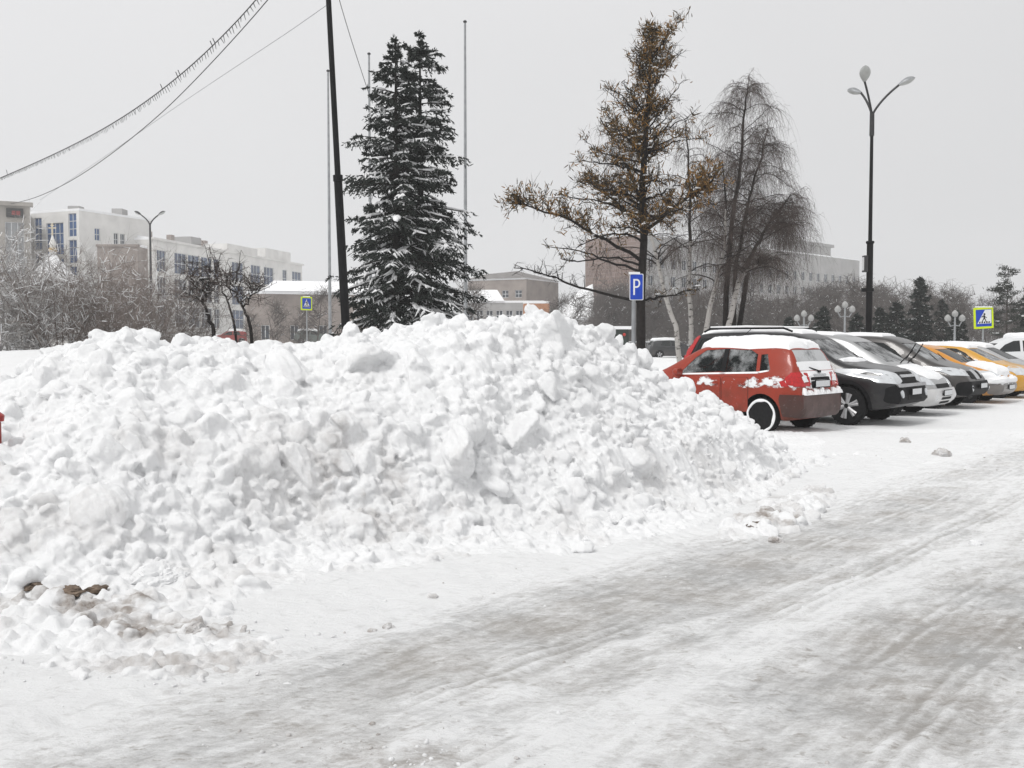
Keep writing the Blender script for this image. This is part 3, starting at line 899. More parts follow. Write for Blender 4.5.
def glass_material(name, tint=(0.42, 0.46, 0.46), clear=0.62, frost_sheen=0.0):
    """window glass: part clear, part mirror-like, with frosting"""
    m = bpy.data.materials.new(name); m.use_nodes = True
    nt = m.node_tree; N = nt.nodes; L = nt.links; b = N['Principled BSDF']
    b.inputs['Base Color'].default_value = (0.03, 0.035, 0.036, 1); b.inputs['Roughness'].default_value = 0.06
    tr = N.new('ShaderNodeBsdfTransparent'); tr.inputs[0].default_value = (*tint, 1)
    mx = N.new('ShaderNodeMixShader'); mx.inputs[0].default_value = clear
    L.new(b.outputs[0], mx.inputs[1]); L.new(tr.outputs[0], mx.inputs[2])
    tc = N.new('ShaderNodeTexCoord').outputs['Object']
    fr = N.new('ShaderNodeBsdfDiffuse'); fr.inputs[0].default_value = (0.62, 0.63, 0.64, 1)
    n = add_noise(nt, tc, 3.2, 6, 0.65)
    f = add_range(nt, n, 0.62 - 0.55 * frost_sheen, 0.85 - 0.5 * frost_sheen)
    f = add_math(nt, 'MULTIPLY', f, 0.25 + 0.7 * frost_sheen)
    m2 = N.new('ShaderNodeMixShader'); L.new(f, m2.inputs[0]); L.new(mx.outputs[0], m2.inputs[1]); L.new(fr.outputs[0], m2.inputs[2])
    L.new(m2.outputs[0], N['Material Output'].inputs['Surface'])
    return m


def paint_material(name, col, snow=0.0, mud=0.5, metallic=0.0, mud_col=(0.20, 0.16, 0.14), snow_z=(0.62, 1.0)):
    """car lacquer with road dirt low on the sides and dry snow stuck to it"""
    m = mat(name, col, 0.34, metallic, 0.35, 0.25)
    nt, N, L = nodes_of(m); b = N['Principled BSDF']
    tc = N.new('ShaderNodeTexCoord').outputs['Object']
    sep = N.new('ShaderNodeSeparateXYZ'); L.new(tc, sep.inputs[0])
    n1 = add_noise(nt, tc, 3.5, 7, 0.68); n2 = add_noise(nt, tc, 13, 6, 0.7)
    low = add_range(nt, sep.outputs['Z'], 0.25, 0.95, 1.0, 0.0)
    d = add_math(nt, 'MULTIPLY', add_math(nt, 'ADD', add_math(nt, 'MULTIPLY', low, 0.8), 0.12), add_range(nt, n1, 0.38, 0.64, 0.15, 1.0))
    d = add_math(nt, 'MULTIPLY', d, mud)
    c = add_mix(nt, d, col, mud_col)
    spots = add_math(nt, 'MULTIPLY', add_range(nt, n2, 0.60, 0.72), 0.35 * mud)
    c = add_mix(nt, spots, c, tuple(0.5 * a + 0.4 * e for a, e in zip(col, (0.7, 0.68, 0.66))))
    rough = add_math(nt, 'ADD', add_math(nt, 'MULTIPLY', d, 0.45), 0.3)
    if snow > 0:
        zc = (snow_z[0] + snow_z[1]) / 2; zh = (snow_z[1] - snow_z[0]) / 2
        band = add_range(nt, add_math(nt, 'ABSOLUTE', add_math(nt, 'SUBTRACT', sep.outputs['Z'], zc)), zh * 0.3, zh, 1.0, 0.0)
        mp = N.new('ShaderNodeMapping'); mp.inputs['Scale'].default_value = (1.0, 1.0, 1.8); L.new(tc, mp.inputs[0])
        ns = add_noise(nt, mp.outputs[0], 1.9, 9, 0.66)
        s = add_range(nt, add_math(nt, 'ADD', ns, add_math(nt, 'MULTIPLY', band, 0.30 * snow)), 0.70, 0.74)
        c = add_mix(nt, s, c, (0.80, 0.81, 0.82))
        rough = add_math(nt, 'MAXIMUM', rough, add_math(nt, 'MULTIPLY', s, 0.9))
        bp = N.new('ShaderNodeBump'); bp.inputs['Strength'].default_value = 0.6; bp.inputs['Distance'].default_value = 0.02
        L.new(s, bp.inputs['Height']); L.new(bp.outputs['Normal'], b.inputs['Normal'])
    L.new(c, b.inputs['Base Color']); L.new(rough, b.inputs['Roughness'])
    return m


M['glass_clear'] = glass_material('glass_clear', (0.62, 0.65, 0.65), 0.80, 0.34)  # pale film here is painted in, imitating the sky mirrored in the panes
M['glass_tint'] = glass_material('glass_tint', (0.22, 0.24, 0.25), 0.45, 0.05)
M['glass_frost'] = glass_material('glass_frost', (0.4, 0.42, 0.42), 0.5, 0.75)
M['glass_half'] = glass_material('glass_half_frost', (0.35, 0.37, 0.37), 0.5, 0.42)
M['lamp_red'] = mat('lamp_red', (0.42, 0.012, 0.014), 0.15, noise=(25, 0.25), coat=0.6)
M['lamp_clear'] = mat('lamp_clear', (0.60, 0.62, 0.64), 0.12, 0.15, noise=(12, 0.10), coat=0.5)
M['lamp_orange'] = mat('lamp_orange', (0.7, 0.22, 0.02), 0.2, noise=(25, 0.2))
M['plate'] = mat('plate_white', (0.66, 0.67, 0.68), 0.5, noise=(30, 0.08))
M['seam'] = mat('seam_dark', (0.012, 0.012, 0.012), 0.8, noise=(20, 0.2))


def wheel(t, x, y, r, w, style, rim_mat, snow_rim=0.0):
    s = 1 if y > 0 else -1
    wh = MB(); wh.lathe([(r * 0.66, -w / 2), (r * 0.90, -w / 2), (r * 0.985, -w / 2 + 0.03), (r, -w / 2 + 0.06), (r, w / 2 - 0.06), (r * 0.985, w / 2 - 0.03), (r * 0.90, w / 2), (r * 0.66, w / 2)], seg=36, axis='y')
    for k in range(60):                                          # tread blocks
        a = 2 * PI * k / 60
        wh.box((r * 1.002 * math.cos(a), (0.04 if k % 2 else -0.04), r * 1.002 * math.sin(a)), (0.012, w * 0.36, 0.012), rz=0)
    o = wh.build('wheel', M['rubber'], t, True, 40, loc=(x, y, r))
    rm = MB(); R_ = r * 0.67
    rm.lathe([(R_ * 1.0, -w * 0.45), (R_ * 1.03, w * 0.44), (R_ * 1.03, w * 0.49), (R_ * 0.95, w * 0.49), (R_ * 0.92, w * 0.30)] if s > 0 else
             [(R_ * 1.0, w * 0.45), (R_ * 1.03, -w * 0.44), (R_ * 1.03, -w * 0.49), (R_ * 0.95, -w * 0.49), (R_ * 0.92, -w * 0.30)], seg=36, axis='y')
    if style == 'steel':
        rm.lathe([(R_ * 0.93, s * w * 0.34), (R_ * 0.72, s * w * 0.30), (R_ * 0.55, s * w * 0.40), (R_ * 0.30, s * w * 0.42), (R_ * 0.22, s * w * 0.34), (0, s * w * 0.34)], seg=30, axis='y')
        for k in range(10):
            a = 2 * PI * k / 10
            rm.lathe([(0.028, s * w * 0.33), (0.028, s * w * 0.385), (0, s * w * 0.385)], (R_ * 0.64 * math.cos(a), 0, R_ * 0.64 * math.sin(a)), 8, 'y', 1)
    else:
        n = int(style)
        for k in range(n):
            a = 2 * PI * k / n + 0.3
            for q in (-0.09, 0.09):
                u = np.array([math.cos(a + q), 0, math.sin(a + q)]); e = np.array([math.cos(a + q * 1.6), 0, math.sin(a + q * 1.6)])
                rm.tube([u * R_ * 0.18 + (0, s * w * 0.40, 0), u * R_ * 0.55 + (0, s * w * 0.43, 0), e * R_ * 0.97 + (0, s * w * 0.45, 0)], [0.036, 0.032, 0.032], 6)
        rm.lathe([(R_ * 0.24, s * w * 0.30), (R_ * 0.24, s * w * 0.45), (R_ * 0.18, s * w * 0.47), (0, s * w * 0.47)], seg=20, axis='y')
        rm.lathe([(R_ * 0.95, s * w * 0.12), (0.0, s * w * 0.10)], seg=24, axis='y', mi=1)
    rm.build('rim', [rim_mat, M['interior']], o, True, 40)
    if snow_rim:
        sn = MB(); prof = [(r * 0.77, s * w * 0.47), (r * 0.80, s * (w * 0.5 + 0.014)), (r * 0.87, s * (w * 0.5 + 0.018)), (r * 0.93, s * w * 0.48)]
        seg = 40; V = []; rng = np.random.RandomState(3)
        for (q, h) in prof:
            for j in range(seg):
                a = 2 * PI * j / seg; k = 1 + 0.035 * math.sin(3 * a + 1) + 0.03 * math.sin(7 * a) + .03 * rng.rand()
                V.append((q * (k if q > r * .72 and q < r * .9 else 1) * math.cos(a), h, q * (k if q > r * .72 and q < r * .9 else 1) * math.sin(a)))
        F = [(i * seg + j, i * seg + (j + 1) % seg, (i + 1) * seg + (j + 1) % seg, (i + 1) * seg + j) for i in range(3) for j in range(seg)]
        sn.add(V, F); sn.build('snow_ring', M['snow_soft'], o, True)
    return o


def seat_mesh():
    m = MB()
    m.prism([(-0.25, 0.45), (0.25, 0.48), (0.27, 0.60), (-0.15, 0.60), (-0.36, 1.10), (-0.47, 1.10), (-0.33, 0.5)], -0.24, 0.24)
    m.prism([(-0.38, 1.14), (-0.36, 1.30), (-0.46, 1.33), (-0.50, 1.15)], -0.13, 0.13)
    return m


def make_car(name, label, loc, heading, S, wb_front, wb_rear, tyre, style, paint, side_windows, windshield, rearwin, *, group, cabin, glass, rim_mat=None, rear_glass=None,
             front_glass=None, track=None, full=True, trim=None, snow_rim=0.0, seats=True, cap=None, hood_cap=None, rear_cap=None, arch_trim=False):
    t = empty(name, loc, math.atan2(heading[1], heading[0]), label, 'car', group)
    V, F = S.mesh(); body = mesh_from(V, F)
    bvh = BVHTree.FromPolygons([Vector(v) for v in V], [f for f in F])
    cut = []
    body.materials.append(paint)
    cv, cf = S.mesh(inset=0.055, xr=cabin, floor=0.42, n=30); c = mesh_from(cv, cf); c.materials.append(M['interior']); cut.append(c)
    mb = MB(); yo = S.W / 2
    tr = track or yo - 0.12
    for x in (wb_front, wb_rear):
        for s in (-1, 1):
            mb.lathe([(tyre + 0.065, s * (yo - 0.36)), (tyre + 0.065, s * (yo + 0.3))], (x, 0, tyre), 28, 'y')
    me = mb.mesh('arch', M['interior']); cut.append(me)
    mb = MB()
    for w in side_windows: mb.prism(w, -1.6, 1.6, 'y')
    cut.append(mb.mesh('sidecut', paint))
    mb = MB(); mb.prism(windshield, cabin[1] - 1.1, 3, 'x'); cut.append(mb.mesh('frontcut', paint))
    if rearwin: mb = MB(); mb.prism(rearwin, -3.2, cabin[0] + 0.5, 'x'); cut.append(mb.mesh('rearcut', paint))
    body = bool_cut(body, cut)
    body.name = 'body'
    body.polygons.foreach_set('use_smooth', [True] * len(body.polygons)); body.set_sharp_from_angle(angle=R(32))
    o = bpy.data.objects.new('body', body); COL.objects.link(o); o.parent = t

    def put(nm, poly, axis, sgn, m, par=t, **k):
        V, F = patch(bvh, poly, axis, sgn, **k)
        b = MB(); b.add(V, F); return b.build(nm, m, par, True, 35)
    for k, w in enumerate(side_windows):
        for s in (-1, 1): put('side_window', w, 'y', s, glass, off=-0.008, th=0.006)
    put('windshield', windshield, 'x', 1, front_glass or glass, off=-0.006, th=0.006)
    if rearwin: put('rear_window', rearwin, 'x', -1, rear_glass or glass, off=-0.006, th=0.006)
    for x in (wb_front, wb_rear):
        for s in (-1, 1): wheel(t, x, s * tr, tyre, 0.20, style, rim_mat or M['alloy'], snow_rim)
    if seats:
        mid = (cabin[0] + cabin[1]) / 2
        for x, n in ((mid + 0.25, 2), (mid - 0.75, 2)):
            for y in (-0.36, 0.36):
                sm = seat_mesh().build('seat', M['interior'], t, loc=(x, y, 0.0))
        m = MB(); m.box((cabin[1] - 0.55, 0, 0.80), (0.35, S.W * 0.80, 0.22)); m.build('dashboard', M['interior'], t)
        m = MB(); a = np.linspace(0, 2 * PI, 21); m.tube(np.stack([cabin[1] - 0.80 + 0.07 * np.sin(a), 0.36 + 0.18 * np.cos(a), 0.93 + 0.17 * np.sin(a)], 1), 0.014, 6); m.build('steering_wheel', M['interior'], t)
    if arch_trim:
        for x in (wb_front, wb_rear):
            for s in (-1, 1):
                r0, r1 = tyre + 0.05, tyre + 0.115
                pl = [(x + r0 * math.cos(a), tyre + r0 * math.sin(a)) for a in np.linspace(-0.3, PI + 0.3, 19)] + [(x + r1 * math.cos(a), tyre + r1 * math.sin(a)) for a in np.linspace(PI + 0.3, -0.3, 19)]
                put('arch_trim', pl, 'y', s, M['black_plastic'], off=0.012, th=0.02)
    if cap: put('snow_cap', cap[0], 'z', 1, M['snow_soft'], dome=cap[1], step=0.055)
    if hood_cap: put('hood_snow', hood_cap[0], 'z', 1, M['snow_soft'], dome=hood_cap[1], step=0.055)
    return t, put, bvh, o


def door_seams(put, xs, z0, z1, zh=None, handle_m=None):
    """shut lines of the doors and their handles; xs = rear / middle / front edges"""
    for s in (-1, 1):
        for a, b in zip(xs[:-1], xs[1:]):
            g = 0.010
            d = put('door', rect(a + g, z0, b - g, z1, 0.05), 'y', s, M['seam'], off=0.0015, th=0.004)
            put('door_skin', rect(a + g * 1.9, z0 + g, b - g * 1.9, z1 - g * 0.4, 0.045), 'y', s, handle_m[0], par=d, off=0.0045, th=0.004)
            put('handle', rect(a + 0.07, zh, a + 0.23, zh + 0.028, 0.012), 'y', s, handle_m[1], par=d, off=0.03, th=0.028, step=0.03)


def mirrors(t, x, y, z, m, k=1.0, snow=False):
    for s in (-1, 1):
        b = MB(); ang = np.linspace(0, 2 * PI, 15)[:-1]
        pr = [(0.10 * k * math.copysign(abs(math.cos(a)) ** 0.7, math.cos(a)), 0.068 * k * math.copysign(abs(math.sin(a)) ** 0.7, math.sin(a))) for a in ang]
        V = []
        for d, sc in ((-0.05, 0.93), (-0.02, 1.0), (0.04, 0.9), (0.075, 0.55)):
            V += [(x + d, s * (y + 0.10 * k) + p * sc, z + q * sc) for p, q in pr]
        n = len(pr); F = [(i * n + j, i * n + (j + 1) % n, (i + 1) * n + (j + 1) % n, (i + 1) * n + j) for i in range(3) for j in range(n)]
        F += [tuple(reversed(range(n))), tuple(3 * n + j for j in range(n))]
        b.add(V, F)
        b.tube([(x, s * (y - 0.03), z - 0.06), (x, s * (y + 0.06), z - 0.03)], 0.02, 6)
        b.build('mirror', m, t, True, 45)


def plate(t, x, y, z, side, tilt=0.0, dirty=False):
    b = MB(); b.box((x, y, z), (0.014, 0.54, 0.125), 0); b.build('plate_frame', M['black_plastic'], t)
    b = MB(); b.box((x + side * 0.008, y, z), (0.008, 0.50, 0.10), 0)
    b.build('licence_plate', M['plate'], t)


def wipers(t, x, z, ys, up=False):
    for y in ys:
        b = MB()
        if up:
            b.tube([(x, y, z), (x + 0.30, y - 0.05, z + 0.30)], [0.013, 0.010], 6); b.tube([(x + 0.16, y - 0.03, z + 0.12), (x + 0.36, y - 0.06, z + 0.44)], 0.011, 6)
        else:
            b.tube([(x, y, z), (x - 0.30, y + 0.35, z + 0.17)], [0.012, 0.008], 6)
        b.build('wiper', M['black_plastic'], t)


GRP = 'cars parked in a slanted row beside the snow heap'
H_OUT = np.array([0.77, -0.64]); H_IN = -H_OUT

# ---------------------------------------------------------------- red hatchback, tail towards the road
red = paint_material('red_paint', (0.30, 0.028, 0.009), snow=0.50, mud=0.95, mud_col=(0.075, 0.028, 0.014), snow_z=(0.66, 1.02))
S1 = CarShape(top=[(-1.99, .50), (-1.985, .72), (-1.95, .95), (-1.91, 1.02), (-1.72, 1.40), (-1.62, 1.46), (-1.0, 1.495), (-0.3, 1.50), (0.03, 1.475), (0.28, 1.39), (0.93, 1.01), (1.5, .93), (1.84, .80), (1.95, .62), (1.99, .48)],
              bot=[(-1.99, .40), (-1.93, .25), (-1.4, .19), (0, .18), (1.5, .19), (1.93, .26), (1.99, .40)], W=1.65, belt=[(-2, 1.0), (-1.0, .98), (0.6, .92), (1.2, .89), (2, .7)], tumble=0.17, nose_taper=.26, tail_taper=.13)
sw = [[(-0.40, 1.01), (0.48, .965), (0.20, 1.25), (0.0, 1.375), (-0.40, 1.40)], [(-1.13, 1.02), (-0.50, 1.005), (-0.50, 1.40), (-0.95, 1.385), (-1.10, 1.31)], [(-1.43, 1.05), (-1.20, 1.02), (-1.17, 1.28), (-1.27, 1.29)]]
sw = sw[:2] + [[(-1.40, 1.06), (-1.20, 1.02), (-1.165, 1.31), (-1.29, 1.32)]]
ws = [(-.62, 1.03), (.62, 1.03), (.52, 1.34), (-.52, 1.34)]
rw = [(-.60, 1.05), (.60, 1.05), (.53, 1.395), (-.53, 1.395)]
t, put, bvh, _ = make_car('hatchback', 'dirty red hatchback with snow on its roof and sides, tail to the road', (3.93, 18.5, 0), (-.725, .69), S1, 1.19, -1.26, .30, 'steel', red, sw, ws, rw, group=GRP,
                     cabin=(-1.80, .84), glass=M['glass_clear'], rear_glass=M['glass_frost'], rim_mat=mat('steel_rim', (0.10, 0.10, 0.105), .5, .3, noise=(14, .3)), snow_rim=1.0,
                     cap=([(-1.66, -.56), (-1.70, 0), (-1.66, .56), (-0.9, .60), (-0.1, .58), (0.20, .48), (0.22, 0), (0.20, -.48), (-0.1, -.58), (-0.9, -.60)], (0.135, 0.34)),
                     hood_cap=([(1.02, -.55), (1.02, .55), (1.70, .48), (1.70, -.48)], (0.05, 0.2)))
t.scale = (.97, 1.0, 1.03)
door_seams(put, (-1.02, -0.45, 0.64), .34, .93, .80, (red, red))
for s in (-1, 1):
    o = put('tail_light', [(-1.985, .79), (-1.74, .82), (-1.70, .93), (-1.80, 1.02), (-1.96, 1.03)], 'y', s, M['lamp_red'], off=.012, th=.02)
    put('pillar_trim', [(-.50, 1.005), (-.40, 1.01), (-.40, 1.40), (-.50, 1.40)], 'y', s, M['black_plastic'], off=.006, th=.012)
    put('sill_snow', [(-1.38, 1.035), (-1.15, .995), (.48, .94), (.48, .965), (-1.15, 1.025), (-1.38, 1.06)], 'y', s, M['snow_soft'], dome=(.025, .012), step=.03)
    put('tail_light_inner', [(s * .58, .79), (s * .80, .79), (s * .80, 1.03), (s * .66, 1.01)], 'x', -1, M['lamp_red'], off=.012, th=.02)
    put('headlight', [(s * .42, .62), (s * .75, .66), (s * .75, .85), (s * .50, .80)], 'x', 1, M['lamp_clear'], off=.01, th=.02)
bump = paint_material('red_bumper_dirty', (0.07, 0.020, 0.014), mud=0.9, mud_col=(0.040, 0.026, 0.022))
put('rear_bumper', rect(-.76, .30, .76, .66, .06), 'x', -1, bump, off=.035, th=.06)
for s in (-1, 1): put('bumper_side', [(-1.98, .30), (-1.66, .30), (-1.60, .58), (-1.62, .66), (-1.98, .66)], 'y', s, bump, off=.014, th=.03)
put('bumper_snow', [(-2.05, -.66), (-1.93, -.66), (-1.93, .66), (-2.05, .66)], 'z', 1, M['snow_soft'], dome=(.001, .05))
b = MB(); pts = np.linspace(-.68, .68, 25)
for k in range(24):
    y = (pts[k] + pts[k + 1]) / 2; h = .05 + .03 * math.sin(k * 1.7) + .02 * math.sin(k * .6)
    b.add([(-2.055, pts[k], .655), (-1.97, pts[k], .655), (-1.97, pts[k + 1], .655), (-2.055, pts[k + 1], .655), (-2.03, pts[k], .66 + h), (-1.985, pts[k], .68 + h), (-1.985, pts[k + 1], .68 + h), (-2.03, pts[k + 1], .66 + h)],
          [(0, 1, 5, 4), (3, 7, 6, 2), (4, 5, 6, 7), (0, 4, 7, 3), (1, 2, 6, 5)])
b.build('bumper_ledge_snow', M['snow_soft'], t, True)
put('plate_recess', rect(-.34, .76, .34, .94, .03), 'x', -1, M['seam'], off=.004, th=.01)
plate(t, -2.0, 0, .83, -1)
put('hatch_handle', rect(-.22, .955, .22, .985, .012), 'x', -1, M['chrome'], off=.02, th=.03)
put('tailgate_snow', [(-.56, .965), (-.60, 1.04), (.60, 1.04), (.56, .965), (.36, .93), (.1, .96), (-.3, .94)], 'x', -1, M['snow_soft'], dome=(.03, .05))
b = MB(); b.tube([(-1.93, .0, 1.04), (-1.86, .25, 1.10)], .012, 6); b.box((-1.93, 0, 1.03), (.05, .06, .04)); b.build('rear_wiper', M['black_plastic'], t)
mirrors(t, .45, .78, .99, red)
b = MB(); b.tube([(-.1, -.2, 1.49), (-.45, -.2, 1.75)], .006, 5); b.build('aerial', M['black_plastic'], t)

# ---------------------------------------------------------------- black off-roader
black = paint_material('black_paint', (0.011, 0.011, 0.013), mud=0.35, mud_col=(0.10, 0.095, 0.09))
S2 = CarShape(top=[(-2.31, .55), (-2.30, .85), (-2.26, 1.10), (-2.16, 1.22), (-1.96, 1.60), (-1.86, 1.68), (-1.2, 1.715), (-0.2, 1.715), (0.25, 1.685), (0.55, 1.58), (1.18, 1.14), (1.6, 1.08), (2.0, 1.01), (2.2, .92), (2.28, .72), (2.31, .55)],
              bot=[(-2.31, .45), (-2.22, .32), (-1.7, .25), (0, .24), (1.7, .25), (2.2, .34), (2.31, .45)], W=1.79, belt=[(-2.3, 1.14), (-1, 1.10), (.7, 1.04), (1.3, 1.0), (2.3, .85)], tumble=0.13, nose_taper=.14, tail_taper=.07)
sw = [[(-0.25, 1.13), (0.78, 1.09), (0.45, 1.38), (0.20, 1.56), (-0.25, 1.60)], [(-1.20, 1.15), (-0.36, 1.135), (-0.36, 1.60), (-1.20, 1.59)], [(-1.90, 1.20), (-1.31, 1.16), (-1.31, 1.585), (-1.76, 1.565)]]
ws = [(-.70, 1.18), (.70, 1.18), (.60, 1.56), (-.60, 1.56)]
rw = [(-.62, 1.24), (.62, 1.24), (.56, 1.58), (-.56, 1.58)]
t, put, bvh, _ = make_car('off_roader', 'black boxy off-roader with roof rails parked nose out beside the red hatchback', (5.75, 20.25, 0), H_OUT, S2, 1.39, -1.24, .355, '6', black, sw, ws, rw, group=GRP,
                     cabin=(-2.05, 1.05), glass=M['glass_tint'], front_glass=M['glass_half'], arch_trim=True,
                     cap=([(-1.86, -.52), (-1.86, .52), (-1.0, .55), (.1, .53), (.30, .40), (.30, -.40), (.1, -.53), (-1.0, -.55)], (0.055, 0.14)))
t.scale = (1, 1, 1.04)
door_seams(put, (-1.26, -0.31, 0.92), .42, 1.03, .90, (black, black))
for s in (-1, 1):
    put('tail_light', [(-2.22, 1.02), (-2.06, 1.04), (-1.80, 1.60), (-1.92, 1.64), (-2.20, 1.24)], 'y', s, M['lamp_red'], off=.012, th=.025)
    o = put('headlight', [(s * .40, .80), (s * .62, .74), (s * .86, .78), (s * .86, 1.02), (s * .66, 1.00), (s * .44, .93)], 'x', 1, M['lamp_clear'], off=.012, th=.03)
    put('fog_light', circ(s * .66, .58, .065), 'x', 1, M['lamp_clear'], off=.06, th=.03)
    b = MB(); b.tube([(-1.75, s * .60, 1.70), (-1.6, s * .61, 1.765), (.0, s * .60, 1.765), (.18, s * .58, 1.70)], .02, 8); b.build('roof_rail', M['black_plastic'], t, True)
    b = MB(); b.tube([(-1.6, s * .61, 1.79), (-.8, s * .61, 1.798), (.0, s * .60, 1.79)], [.018, .024, .016], 8); b.build('rail_snow', M['snow_soft'], t, True)
    put('sill_trim', rect(-.80, .27, .95, .42, .02), 'y', s, M['black_plastic'], off=.012, th=.02)
put('grille', rect(-.40, .76, .40, .96, .03), 'x', 1, M['seam'], off=.008, th=.02)
put('grille_bar', rect(-.38, .86, .38, .905, .01), 'x', 1, M['chrome'], off=.022, th=.02)
put('front_bumper', rect(-.84, .44, .84, .72, .05), 'x', 1, M['black_plastic'], off=.045, th=.06)
put('bumper_strip', rect(-.74, .69, .74, .745, .015), 'x', 1, M['alloy'], off=.07, th=.04)
put('air_intake', rect(-.36, .47, .36, .57, .02), 'x', 1, M['seam'], off=.055, th=.02)
plate(t, 2.39, 0, .615, 1)
mirrors(t, .80, .84, 1.16, black, 1.05)
wipers(t, 1.22, 1.13, (.30, -.32))
put('hood_snow', [(1.22, -.60), (1.30, -.2), (1.28, .3), (1.22, .60), (1.12, .60), (1.10, 0), (1.12, -.60)], 'z', 1, M['snow_soft'], dome=(.03, .06))

# ---------------------------------------------------------------- silver people carrier
silver = paint_material('silver_paint', (0.36, 0.365, 0.37), mud=0.45, metallic=.35, mud_col=(0.30, 0.28, 0.26))
S3 = CarShape(top=[(-2.28, .6), (-2.26, .95), (-2.15, 1.20), (-1.98, 1.55), (-1.85, 1.66), (-1.2, 1.74), (-0.3, 1.76), (0.2, 1.71), (0.62, 1.56), (1.42, 1.08), (1.85, .93), (2.12, .80), (2.24, .62), (2.28, .48)],
              bot=[(-2.28, .45), (-2.2, .26), (-1.6, .19), (0, .18), (1.6, .19), (2.2, .25), (2.28, .40)], W=1.73, belt=[(-2.3, 1.08), (-1, 1.04), (.7, .97), (1.4, .92), (2.3, .7)], tumble=0.17, nose_taper=.20)
sw = [[(-0.15, 1.07), (0.80, 1.02), (0.50, 1.34), (0.10, 1.56), (-0.15, 1.61)], [(-1.15, 1.09), (-0.26, 1.075), (-0.26, 1.62), (-1.15, 1.61)], [(-1.85, 1.14), (-1.26, 1.10), (-1.26, 1.60), (-1.70, 1.55)], [(0.92, 1.02), (1.12, 1.015), (0.74, 1.26), (0.70, 1.23)]]
ws = [(-.66, 1.14), (.66, 1.14), (.56, 1.56), (-.56, 1.56)]
rw = [(-.60, 1.20), (.60, 1.20), (.54, 1.52), (-.54, 1.52)]
t, put, bvh, _ = make_car('people_carrier', 'silver people carrier with raised wipers and snowy bonnet beside the black off-roader', (7.34, 22.41, 0), H_OUT, S3, 1.36, -1.30, .31, '7', silver, sw, ws, rw, group=GRP,
                     cabin=(-2.02, 1.22), glass=M['glass_tint'], front_glass=M['glass_half'],
                     cap=([(-1.8, -.55), (-1.8, .55), (-1.0, .58), (.05, .52), (.05, -.52), (-1.0, -.58)], (0.045, 0.2)),
                     hood_cap=([(1.46, -.60), (1.46, .60), (1.85, .62), (2.08, .50), (2.14, 0), (2.08, -.50), (1.85, -.62)], (0.035, 0.14)))
door_seams(put, (-1.2, -0.21, 0.98), .32, .97, .84, (silver, silver))
for s in (-1, 1):
    put('headlight', [(s * .46, .66), (s * .82, .68), (s * .82, .86), (s * .52, .80)], 'x', 1, M['lamp_clear'], off=.01, th=.02)
    put('tail_light', [(-2.26, .85), (-2.1, .85), (-2.02, 1.35), (-2.14, 1.35)], 'y', s, M['lamp_red'], off=.01, th=.02)
    put('fog_light', circ(s * .62, .42, .05), 'x', 1, M['lamp_clear'], off=.03, th=.03)
put('front_bumper', rect(-.82, .26, .82, .58, .06), 'x', 1, paint_material('silver_bumper', (0.60, 0.60, 0.60), mud=.25, mud_col=(.4, .38, .36)), off=.03, th=.06)
put('grille', rect(-.40, .60, .40, .68, .02), 'x', 1, M['seam'], off=.012, th=.02)
for k in range(3): put('intake_slat', rect(-.30, .30 + .075 * k, .30, .335 + .075 * k, .01), 'x', 1, M['seam'], off=.034, th=.02)
plate(t, 2.335, 0, .50, 1)
mirrors(t, .86, .80, 1.10, M['white_plastic'], 1.2)
wipers(t, 1.36, 1.08, (.34, -.14), up=True)

# ---------------------------------------------------------------- dark grey crossover
grey = paint_material('grey_paint', (0.060, 0.056, 0.055), mud=0.6, metallic=.3, mud_col=(0.15, 0.14, 0.13))
S4 = CarShape(top=[(-2.16, .6), (-2.14, .95), (-2.05, 1.12), (-1.85, 1.45), (-1.7, 1.55), (-1.1, 1.655), (-0.3, 1.66), (0.2, 1.62), (0.55, 1.50), (1.25, 1.07), (1.65, .97), (1.95, .86), (2.10, .68), (2.16, .5)],
              bot=[(-2.16, .45), (-2.08, .30), (-1.5, .22), (0, .21), (1.5, .22), (2.06, .30), (2.16, .42)], W=1.78, belt=[(-2.2, 1.08), (-1, 1.03), (.7, .97), (1.3, .94), (2.2, .75)], tumble=0.16, nose_taper=.2)
sw = [[(-0.22, 1.06), (0.78, 1.015), (0.45, 1.30), (0.15, 1.47), (-0.22, 1.50)], [(-1.15, 1.09), (-0.33, 1.065), (-0.33, 1.50), (-1.15, 1.47)], [(-1.70, 1.16), (-1.26, 1.10), (-1.26, 1.46), (-1.50, 1.42)]]
ws = [(-.68, 1.12), (.68, 1.12), (.57, 1.46), (-.57, 1.46)]
rw = [(-.58, 1.16), (.58, 1.16), (.5, 1.44), (-.5, 1.44)]
t, put, bvh, _ = make_car('crossover', 'dark grey crossover with muddy bumper and white plate, third nose-out car from the snow heap', (9.2, 24.55, 0), H_OUT, S4, 1.30, -1.33, .34, '5', grey, sw, ws, rw, group=GRP,
                     cabin=(-1.9, 1.10), glass=M['glass_tint'], front_glass=M['glass_half'], arch_trim=True, rim_mat=M['dark_grey'],
                     cap=([(-1.6, -.5), (-1.6, .5), (-.8, .54), (.05, .5), (.05, -.5), (-.8, -.54)], (0.06, 0.15)))
t.scale = (1, 1, 1.04)
door_seams(put, (-1.2, -0.28, 0.90), .36, .96, .84, (grey, grey))
